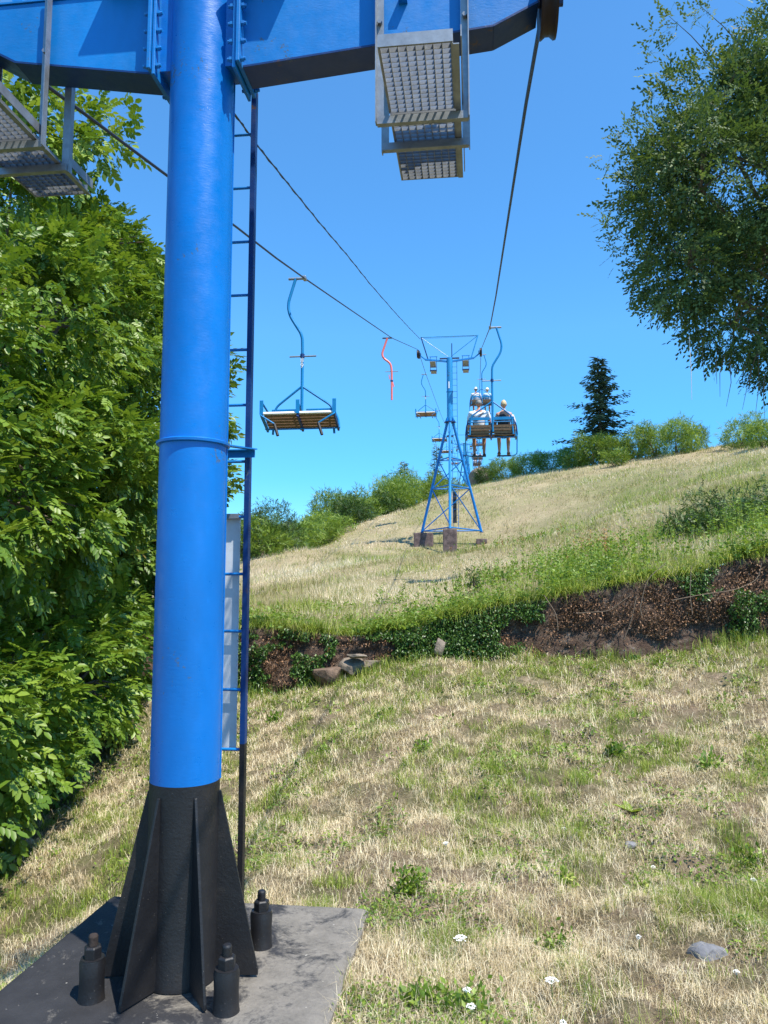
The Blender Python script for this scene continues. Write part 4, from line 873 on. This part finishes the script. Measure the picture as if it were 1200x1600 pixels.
# painted number
def text(body,size,loc,rot,mat,parent,name,ext=.004):
    c=bpy.data.curves.new(name,'FONT'); c.body=body; c.size=size; c.extrude=ext; c.align_x='CENTER'; c.align_y='CENTER'; c.space_line=.8
    o=bpy.data.objects.new(name,c); COL.objects.link(o); dg_=bpy.context.evaluated_depsgraph_get(); me=bpy.data.meshes.new_from_object(o.evaluated_get(dg_)); bpy.data.objects.remove(o)
    q=link(name,me,mat,parent,loc=loc); q.rotation_euler=rot; return q
text('1',.62,(-.04,-.197,H2+2.35),(R(90),0,0),WHITE,tw,'painted_number',.006)
for i,(f,lb_,mt,sz) in enumerate(((feet[0],'pale concrete footing block under the front tower leg',CONC,(.72,.72,1.5)),(feet[2],'dark stained concrete footing block under the left tower leg',CONC,(1.05,.95,1.5)),(feet[1],'concrete footing block sunk in the grass under the right tower leg',CONC,(.6,.6,1.3)))):
    p_=Matrix.Rotation(RZ,4,'Z')@(f*KS)+base2; m=MB(); off=(-.0,0,0) if i!=1 else (.1,0,0)
    z_=p_.z; m.box((0,0,-.55),sz); o=m.build('footing_block',mt,bevel=.04,loc=(p_.x+off[0],p_.y,z_-.02-(sz[2]/2-.55)-(.35 if i==2 else 0))); o.rotation_euler=(0,0,RZ); tag(o,lb_,'footing','footing blocks of the lattice tower')
for (Y,bt,lb_) in ((118,(.0,'second lattice tower further up the hill, pale with distance'),None),(150,(0,'third lattice tower crowded behind the second one up the hill'),None),(190,(0,'farthest small lattice tower at the top of the line'),None)):
    o=T1; Y=YS(Y); X=(ROPE_L[0]+ROPE_R[0])/2+SLP*(Y-4.2); zr=ropez(1,Y); zg=P(735,782,Y)[2]; hh=(zr-zg)/KS
    lattice_tower(Vector((X,Y,zg-.5)),max(3.0,hh*.8),1.5,zr,bt[1])
# ---------------------------------------------------------------- chairs
def make_chair(label,occupied=False,number='89'):
    r=empty('lift_chair',(0,0,0),0,label,'lift chair','double chairs hanging on the haul ropes'); r.scale=(KS,KS,KS)
    B=CHBLUE; y0=-.05
    MB().tube([(-.02,0,0),(.34,0,0)],.028,10).build('rope_grip',GALV,r,True)
    MB().box((0,0,.0),(.07,.16,.07)).build('grip_jaw',GALV,r,bevel=.01)
    pipe=bez([(.19,0,0),(.385,0,-.66),(.05,y0,-1.20),(.04,y0,-1.45),(.04,y0,-3.2)],8,.26)
    MB().tube(pipe,.031,12).build('hanger_pipe',B,r,True)
    o=MB(); o.tube([(-.25,y0,-1.65),(.31,y0,-1.65)],.017,8); o.build('cross_handle',GALV,r,True)
    MB().lathe([(.045,-1.68),(.045,-1.60)],14,Matrix.Translation((.04,y0,0))).build('collar',NAVY,r,True)
    if number: 
        sg=-1 if occupied else 1
        text('\n'.join(number),.14,(.04,y0+.033,-1.80),(R(90),0,R(180)),WHITE,r,'painted_number',.003)
    for sx in (-1,1):
        MB().tube(bez([(.04,y0,-2.28),(sx*.6,y0,-2.72),(sx*.64,y0,-3.28)],6,.12),.024,8).build('back_strut',B,r,True)
    zs_=-3.27 if occupied else -3.17; tilt=0 if occupied else R(24); yb=0.0
    def S_(y,dz=0): return (yb+y*math.cos(tilt)-dz*math.sin(tilt),zs_+y*math.sin(tilt)+dz*math.cos(tilt))
    for xc in (-.36,.36):
        for k in range(5):
            y_,z_=S_(.05+k*.095); mt=WOOD
            MB().box((xc,y_,z_),(.68,.078,.024),Matrix.Rotation(tilt,3,'X')).build('seat_slat',WOOD,r)
        y_,z_=S_(.505,.012); MB().box((xc,y_,z_),(.70,.05,.05),Matrix.Rotation(tilt,3,'X')).build('seat_front_board',SEATTOP,r,bevel=.01)  # front edge of the seat, painted white as if sunlit
        for k in range(3):
            MB().box((xc,-.02-.02*k+(.0 if k else .02),zs_+.07+.085*k),(.68,.020,.078),Matrix.Rotation(R(10),3,'X')).build('back_slat',WOOD,r)
        MB().box((xc,-.055,-2.80),(.62,.02,.09)).build('back_board',B,r,bevel=.004)
        MB().tube([(xc-.33,-.055,-2.90),(xc+.33,-.055,-2.90)],.018,8).build('back_rail',B,r,True)
    y_,z_=S_(.52,.02)
    for sx in (-1,0,1):
        a=S_(0,-.04); b=S_(.52,-.04); X=sx*.735
        MB().bar((X,a[0]-.04,a[1]),(X,b[0],b[1]),.04,.07).build('seat_rail',NAVY if sx<=0 else B,r)
        MB().box((X,b[0]+.01,b[1]+.16),(.075,.012,.28)).build('arm_plate',B,r,bevel=.003)
        MB().tube([(X,b[0],b[1]+.27),(X*.9,-.05,-2.95)],.02,8).build('armrest',B,r,True)
    for sx in (-1,1):
        MB().tube(bez([(sx*.62,-.05,-2.78),(sx*.73,-.02,-2.98),(sx*.76,.05,zs_-.02)],6,.1),.022,8).build('side_tube',NAVY if occupied else B,r,True)
    a=S_(.08,-.07); MB().tube([(-.73,a[0],a[1]),(.73,a[0],a[1])],.016,8).build('under_rail',B,r,True)
    for sx in (-1,1):
        if occupied:
            fa=MB().tube(bez([(sx*.76,.1,zs_+.1),(sx*.77,.38,zs_-.1),(sx*.765,.45,-3.80),(sx*.6,.45,-3.85),(sx*.16,.45,-3.85)],6,.1),.017,8).build('footrest_arm',B,r,True)
            MB().box((sx*.38,.45,-3.835),(.42,.10,.02)).build('foot_pad',RUBBER,fa)
        else:
            b=S_(.5,-.02)
            fa=MB().tube(bez([(sx*.75,b[0]+.04,b[1]),(sx*.72,b[0]+.10,-3.02),(sx*.44,b[0]+.14,-3.20)],6,.08),.017,8).build('footrest_arm',B,r,True)
            MB().tube([(sx*.44,b[0]+.14,-3.20),(sx*.44-.09*1,b[0]+.20,-3.45)],.030,10).build('foot_grip',RUBBER,fa,True)
            
    return r
# descending side (chairs face the camera)
chL=make_chair('nearest empty blue double chair with wooden seat, left of the lattice tower')
chL.rotation_euler=(0,0,math.pi+RZ); chL.location=line_pt(-1,lp[5][1])
chR=make_chair('occupied blue double chair with an older couple, nearest on the right side',True,None)
chR.rotation_euler=(0,0,RZ); chR.location=line_pt(1,rp[4][1])
for i,(Y,lb_) in enumerate(((55.5,'small empty chair just left of the lattice tower mast'),(77,'tiny empty chair left of the tower leg, below the other empty chair'),(98,'far empty chair seen between the legs of the lattice tower'),(118,'very far empty chair behind the tower legs'),(140,'farthest empty chair near the hill crest'))):
    copy_tree(chL,line_pt(-1,YS(Y)),lb_)
RC=[copy_tree(chR,line_pt(1,43.2),'occupied chair directly behind and above the nearest couple')]
for (Y,lb_) in ((84,'empty chair seen below the seat of the nearest couple'),):
    c=copy_tree(chL,line_pt(1,YS(Y)),lb_); c.rotation_euler=(0,0,RZ)
for (Y,lb_) in ((112,'far occupied chair under the feet of the nearest couple'),(132,'occupied chair far up the line, second from the crest'),(156,'tiny occupied chair just above the rock on the crest')): RC.append(copy_tree(chR,line_pt(1,YS(Y)),lb_))
# red equipment hanger
rd=empty('red_carrier',line_pt(-1,lp[7][1]),math.pi+RZ,'red bent hanger bar without seat on the descending rope','hanger bar'); rd.scale=(KS,KS,KS)
MB().tube([(-.02,0,0),(.40,0,0)],.03,10).build('rope_grip',RUBBER,rd,True)
MB().tube(bez([(.19,0,0),(.46,0,-.80),(.05,0,-1.12),(0,0,-1.45),(0,0,-2.72)],8,.24),.045,12).build('hanger_pipe',REDP,rd,True)
MB().tube([(-.28,0,-1.48),(.28,0,-1.48)],.016,8).build('cross_handle',GALV,rd,True)
MB().lathe([(.06,-1.92),(.06,-1.86)],12).build('collar',NAVY,rd,True)
MB().tube([(.12,0,-1.62),(.09,0,-1.82)],.018,6).build('side_hook',REDP,rd); MB().tube([(-.03,0,-1.9),(-.09,0,-2.15)],.02,6).build('side_hook',REDP,rd)
# ---------------------------------------------------------------- people
def skinned(name,pts,edges,rad,mat,parent=None,sub=1,root=0,local_=None):
    me=bpy.data.meshes.new('tmp'); me.from_pydata(pts,edges,[]); o=bpy.data.objects.new('tmp',me); COL.objects.link(o)
    md=o.modifiers.new('s','SKIN'); md.use_smooth_shade=True
    for i,v in enumerate(me.skin_vertices[0].data):
        rr=rad[i]; v.radius=rr if isinstance(rr,tuple) else (rr,rr); v.use_root=(i==root)
    s=o.modifiers.new('u','SUBSURF'); s.levels=sub; s.render_levels=sub
    dg_=bpy.context.evaluated_depsgraph_get(); m2=bpy.data.meshes.new_from_object(o.evaluated_get(dg_)); bpy.data.objects.remove(o); m2.name=name
    m2.materials.clear(); return link(name,m2,mat,parent,True)
def head_mesh(c,s,look):   # returns verts/faces of head with nose, brow, ears
    bm=bmesh.new(); bmesh.ops.create_icosphere(bm,subdivisions=3,radius=1)
    for v in bm.verts:
        x,y,z=v.co; jaw=1-.22*max(0,-z); v.co=Vector((x*.078*jaw,y*.098*(1-.1*max(0,-z)),z*.118))
        if y>.55 and abs(x)<.22 and -.35<z<.15: v.co.y+=.022*(1-abs(x)/.22)*(1-abs(z+.1)/.25 if abs(z+.1)<.25 else 0)   # nose
        if y>.6 and abs(z-.12)<.12 and .15<abs(x)<.5: v.co.y-=.009                                                     # eye sockets
        if y>.7 and abs(z+.45)<.06 and abs(x)<.3: v.co.y-=.005                                                          # mouth
        if abs(x)>.9 and abs(z)<.25: v.co.x+=math.copysign(.016,x)                                                      # ears
        v.co=v.co*s+Vector(c)
    return bm
def person(chair,x,label,skin,shirt,bottom,hair,shoe,cap=None,woman=False,long_hair=False,sleeve=True,shawl=None,strap=None,arm_up=False):
    base=chair.matrix_world if False else None
    k=1.0 if woman else 1.07
    sh=.165 if woman else .20
    pts=[(0,.14,.10),(0,.11,.26),(0,.09,.42),(0,.10,.54),(0,.12,.62),(0,.135,.70)]; rad=[(.17,.13),(.145,.105),(.165,.11),(.15,.10),(.058,.058),(.06,.06)]
    ed=[(0,1),(1,2),(2,3),(3,4),(4,5)]
    def chain(start,L_,rs):
        pr=start
        for q,r_ in zip(L_,rs): pts.append(q); rad.append(r_); ed.append((pr,len(pts)-1)); pr=len(pts)-1
        return pr
    hands=[]
    for sx in (-1,1):
        h=chain(3,[(sx*sh,.10,.53),(sx*(sh+.07),.14,.30),(sx*(sh+.03),.36,.17),(sx*(sh+.01),.43,.16)],[.062,.045,.034,.030]); hands.append(pts[-1])
        f=chain(0,[(sx*.10,.20,.08),(sx*.13,.52,.10),(sx*.12,.52,-.16),(sx*.12,.50,-.40),(sx*.13,.62,-.44)],[.085,.062,.055,.036,.034])
        # palm + five fingers
        pw=pts[-6] if False else None
        w_=h; hx,hy,hz=pts[w_]; pm=chain(w_,[(hx,hy+.06,hz-.01)],[(.035,.016)])
        for j,(ox,ln) in enumerate(((-.026,.055),(-.009,.065),(.009,.062),(.026,.048))): chain(pm,[(hx+ox,hy+.085,hz-.012),(hx+ox,hy+.085+ln*.6,hz-.035),(hx+ox,hy+.09+ln*.6,hz-.06)],[.009,.008,.007])
        chain(w_,[(hx-sx*.035,hy+.045,hz-.01),(hx-sx*.05,hy+.075,hz-.025)],[.010,.008])
    pts=[(a*k,b*k,c*k) for a,b,c in pts]
    r=skinned('person',pts,ed,rad,skin,None,1)
    bm=bmesh.new(); bm.from_mesh(r.data); hb=head_mesh((0,.15*k,.80*k),1.0 if not woman else .95,0); tmp=bpy.data.meshes.new('h'); hb.to_mesh(tmp); hb.free(); bm.from_mesh(tmp)
    bm.to_mesh(r.data); bm.free(); r.data.polygons.foreach_set('use_smooth',np.ones(len(r.data.polygons),dtype=bool)); bpy.data.meshes.remove(tmp)
    tag(r,label,'person','people riding the chairlift')
    # clothes
    sp_=[(0,.14,.12),(0,.11,.27),(0,.09,.42),(0,.10,.545),(0,.115,.615)]; sr=[(.20,.155),(.175,.14),(.195,.14),(.18,.13),(.085,.08)]; se=[(0,1),(1,2),(2,3),(3,4)]
    if sleeve:
        for sx in (-1,1):
            a=len(sp_); sp_+=[(sx*sh,.10,.53),(sx*(sh+.055),.13,.36)]; sr+=[.085,.072]; se+=[(3,a),(a,a+1)]
    skinned('shirt',[(a*k,b*k,c*k) for a,b,c in sp_],se,sr,shirt,r,1)
    bp=[(0,.14,.09)]; brd=[(.20,.15)]; be=[]
    for sx in (-1,1):
        a=len(bp); bp+=[(sx*.10,.22,.085),(sx*.125,.50,.10)]+([(sx*.12,.545,-.02)] if not woman else []); brd+=[.11,.088]+([.08] if not woman else []); be+=[(0,a),(a,a+1)]+([(a+1,a+2)] if not woman else [])
    skinned('skirt' if woman else 'shorts',[(a*k,b*k,c*k) for a,b,c in bp],be,brd,bottom,r,1)
    for sx in (-1,1):
        m=bmesh.new(); bmesh.ops.create_icosphere(m,subdivisions=2,radius=1)
        for v in m.verts: v.co=Vector((v.co.x*.05+sx*.125*k,v.co.y*.14+.575*k,max(v.co.z,-.5)*.055-.435*k))
        me=bpy.data.meshes.new('shoe'); m.to_mesh(me); m.free(); link('shoe',me,shoe,r,True)
    hm=bmesh.new(); bmesh.ops.create_icosphere(hm,subdivisions=3,radius=1)
    for v in hm.verts:
        x_,y_,z_=v.co; j=1+.05*math.sin(x_*9+z_*7); front=y_>.25 and z_<.45
        s_=(.9 if front else 1.0); lo=-.35 if not long_hair else -1.35
        v.co=Vector((x_*.083*j*s_,y_*.104*s_*j,max(z_,-.3)*.122*j if not long_hair else (z_*.135 if z_>0 else z_*.20)*j))+Vector((0,.143*k,.808*k)) 
        if front and z_<.4: v.co.y-=.035
    me=bpy.data.meshes.new('hair'); hm.to_mesh(me); hm.free(); link('hair',me,hair,r,True)
    if cap:
        cm=bmesh.new(); bmesh.ops.create_icosphere(cm,subdivisions=3,radius=1)
        for v in cm.verts:
            x_,y_,z_=v.co; 
            v.co=Vector((x_*.099,y_*.118,max(z_,.0)*.125)) if z_>-.05 else Vector((x_*.14,y_*.155+.0,-.008+z_*.01))
            v.co+=Vector((0,.15*k,.845*k))
        me=bpy.data.meshes.new('hat'); cm.to_mesh(me); cm.free(); link('hat',me,cap,r,True)
    if strap: MB().tube([(-.17,.0,.26),(-.03,-.045,.42),(.11,-.02,.57),(.13,.12,.60)],.013,6).build('bag_strap',strap,r,True)
    if shawl:
        skinned('cardigan',[(.20,.10,.52),(.25,.12,.40),(.28,.13,.24),(.30,.16,.08)],[(0,1),(1,2),(2,3)],[.055,.055,.05,.04],shawl,r,1)
    place(r,chair,x); return r
def place(r,chair,x):
    M=Matrix.Rotation(RZ,4,'Z'); r.location=Vector(chair.location)+M@Vector((x*KS,.02,-3.24*KS)); r.rotation_euler=(0,0,RZ)
def cloth(n,c): return solid(n,c,.85,0,.1,9,.3,40,.01)
SK1=solid('tanned_skin',(.42,.20,.12),.55,0,.06,9,0); SK2=solid('fair_skin',(.52,.28,.19),.55,0,.06,9,0)
Wh=cloth('white_cotton',(.82,.80,.80)); Bk=cloth('dark_grey_cloth',(.03,.03,.04)); Bl=cloth('black_cloth',(.008,.008,.01)); Gy=solid('grey_hair',(.30,.28,.26),.8); Bd=solid('blond_hair',(.55,.42,.24),.7)
Shoe=solid('dark_shoe',(.03,.025,.025),.6); Pk=cloth('pale_pink_cloth',(.72,.60,.60)); LB=cloth('light_blue_cloth',(.45,.60,.78)); HatW=cloth('white_hat',(.8,.8,.78)); Br=solid('brown_strap',(.10,.04,.025),.6); Sand=solid('brown_sandal',(.14,.08,.05),.6)
m1=person(chR,-.36,'man in white shirt with diagonal strap seated left on the nearest occupied chair',SK1,Wh,Bk,Gy,Shoe,strap=Br)
w1=person(chR,.38,'blond woman in dark sleeveless top seated right on the nearest occupied chair',SK2,Bk,Bl,Bd,Sand,woman=True,long_hair=False,sleeve=False,shawl=Pk)
m2=person(RC[0],-.36,'person in white top and white hat, left seat of the second occupied chair',SK1,Wh,Bk,Gy,Shoe,cap=HatW)
w2=person(RC[0],.38,'person in pale blue top and white hat, right seat of the second occupied chair',SK2,LB,Bl,Bd,Sand,cap=HatW,woman=True)
ord_=['under the feet of the couple','far up the line','just above the crest rock']
cols=[(cloth('crimson_cloth',(.35,.03,.05)),cloth('plum_cloth',(.25,.06,.14))),(cloth('red_cloth',(.45,.05,.05)),Bk),(Bk,cloth('pink_cloth',(.55,.2,.25)))]
for c,t,(ca,cb) in zip(RC[1:],ord_,cols):
    for s_,cc,nm in ((-.36,ca,'left'),(.38,cb,'right')):
        q=copy_tree(m1 if s_<0 else w1,None,'tiny distant rider on the %s seat of the chair %s'%(nm,t)); place(q,c,s_)
# ---------------------------------------------------------------- flowers and ground plants
UMB=solid('white_petals',(.82,.82,.78),.7,0,.05,20,0)
STEM=solid('green_stem',(.10,.18,.04),.6)
fl=[(720,1465,.05,'white umbel flower lowest left of the flower group beside the green patch'),(730,1546,.03,'small white flower head over the bright green clump'),(736,1571,.028,'lowest small white flower head near the bottom edge'),(862,1531,.045,'broad white umbel flower left of the grey stone'),(882,1303,.03,'flat white umbel flower in the middle of the slope'),(1021,1354,.024,'white flower beside the broad leaved dock plant'),(697,1317,.03,'faded white flower in the left middle of the slope'),(1178,1383,.024,'white flower near the right edge of the slope'),(1151,1523,.022,'white flower just right of the grey stone'),(880,1597,.02,'white flower at the very bottom of the picture'),(998,1463,.02,'pale flower above the grey stone')]
for (px,py,rr,lb_) in fl:
    g0=G(px,py,.0); hz=.16; rr*=.8; a=Vector(P(px,py,g0[1]*.98)); z_=gz(a.x,a.y); r=empty('wild_flower',(a.x,a.y,z_),0,lb_,'flower','white wild flowers in the dry grass'); hgt=max(.05,a.z-z_)
    MB().tube([(0.01,0.01,-.02),(0,0,hgt*.6),(0,0,hgt)],[.003,.0025,.002],5,False).build('stem',STEM,r)
    m=MB()
    for k in range(38):
        q=math.sqrt(random.random())*rr; an=random.uniform(0,6.28); X,Y_=q*math.cos(an),q*math.sin(an); s=rr*.13+.0015; zz=hgt+.006-(q/rr)**2*.012+random.uniform(-.002,.002); t=random.uniform(0,1.5)
        m.add([(X+s*math.cos(t+j*1.57),Y_+s*math.sin(t+j*1.57),zz+(.003 if j%2 else 0)) for j in range(4)],[(0,1,2,3)])
        if k%4==0: m.tube([(0,0,hgt-.02),(X,Y_,zz-.001)],.0011,3,False)
    m.build('flower_head',UMB,r)
# dock plant with broad leaves
g0=G(988,1284,.03); z_=gz(g0[0],g0[1]); dk=empty('dock_plant',(g0[0],g0[1],z_),0,'low broad leaved dock plant lying open in the dry grass','plant')
for (a,s) in ((100,.14),(175,.15),(-10,.17),(-75,.14),(130,.1),(40,.11)):
    q=fast_mesh('leaf',LEAF6[0]*np.array([s*.9,s*1.25,s]),tris=LEAF6[1],attrs={'rnd':np.full(7,.45)}); o=link('leaf',q,GRASS,dk); o.rotation_euler=(R(22),0,R(a-90)); o.location=(0,0,.015)
# leafy clumps in the near slope
def clump(px,py,w_,hh,mt,label,n0=160,leaf=.035):
    g0=G(px,py,-.02); x_,y_=g0[0],g0[1]; z_=gz(x_,y_); 
    for _ in range(3):
        t=(z_); g0=G(px,py,t); x_,y_=g0[0],g0[1]; z_=gz(x_,y_)
    p=np.stack([rng.normal(0,w_*.35,n0),rng.normal(0,w_*.3,n0),np.abs(rng.normal(0,hh*.5,n0))],1); dd=rng.normal(0,.6,(n0,3))+np.array([0,0,.7]); r=empty('weed_clump',(x_,y_,z_),0,label,'weed','leafy weed clumps on the near slope'); inst('foliage',LEAF2,p,dir_rot(dd,rng.normal(0,1,n0)),rng.uniform(.7,1.4,n0)*leaf,rng.uniform(0,.97,n0),mt,r); return r
for a in ((640,1395,.16,.16,SHRUB,'dark green leafy weed beside the corner of the footing',260,.04),(720,1580,.24,.10,SHRUBY,'bright green low clump at the bottom centre',420,.035),(880,1380,.14,.10,GRASS,'loose green weed clump in the middle of the slope',200,.035),
 (870,1490,.16,.12,SHRUB,'dark leafy weed left of the grey stone',240,.03),(1110,1195,.16,.14,SHRUBY,'green weed clump in the upper right of the near slope',240,.05),(960,1180,.12,.12,SHRUB,'small green weed upslope in the right half',150,.05),(1000,1400,.12,.1,GRASS,'grassy weed near the dock plant',150,.04),
 (665,1130,.16,.12,SHRUBY,'yellow green weed on the left part of the slope',160,.05),(430,1130,.18,.14,SHRUB,'leafy weed right of the ladder below the bank',200,.06),(510,1170,.12,.1,SHRUBY,'small light weed below the layered rock',120,.05),(1175,1320,.18,.16,SHRUB,'green weed clump at the right edge',240,.04),(770,1030,.3,.16,SHRUBY,'leafy weed at the foot of the bank',220,.07),(655,1110,.14,.08,SHRUB,'low weed beneath the ivy covered bank',120,.05)): clump(*a)
print('objects',len(bpy.data.objects),'tris~',sum(len(m.polygons)*m.users for m in bpy.data.meshes))
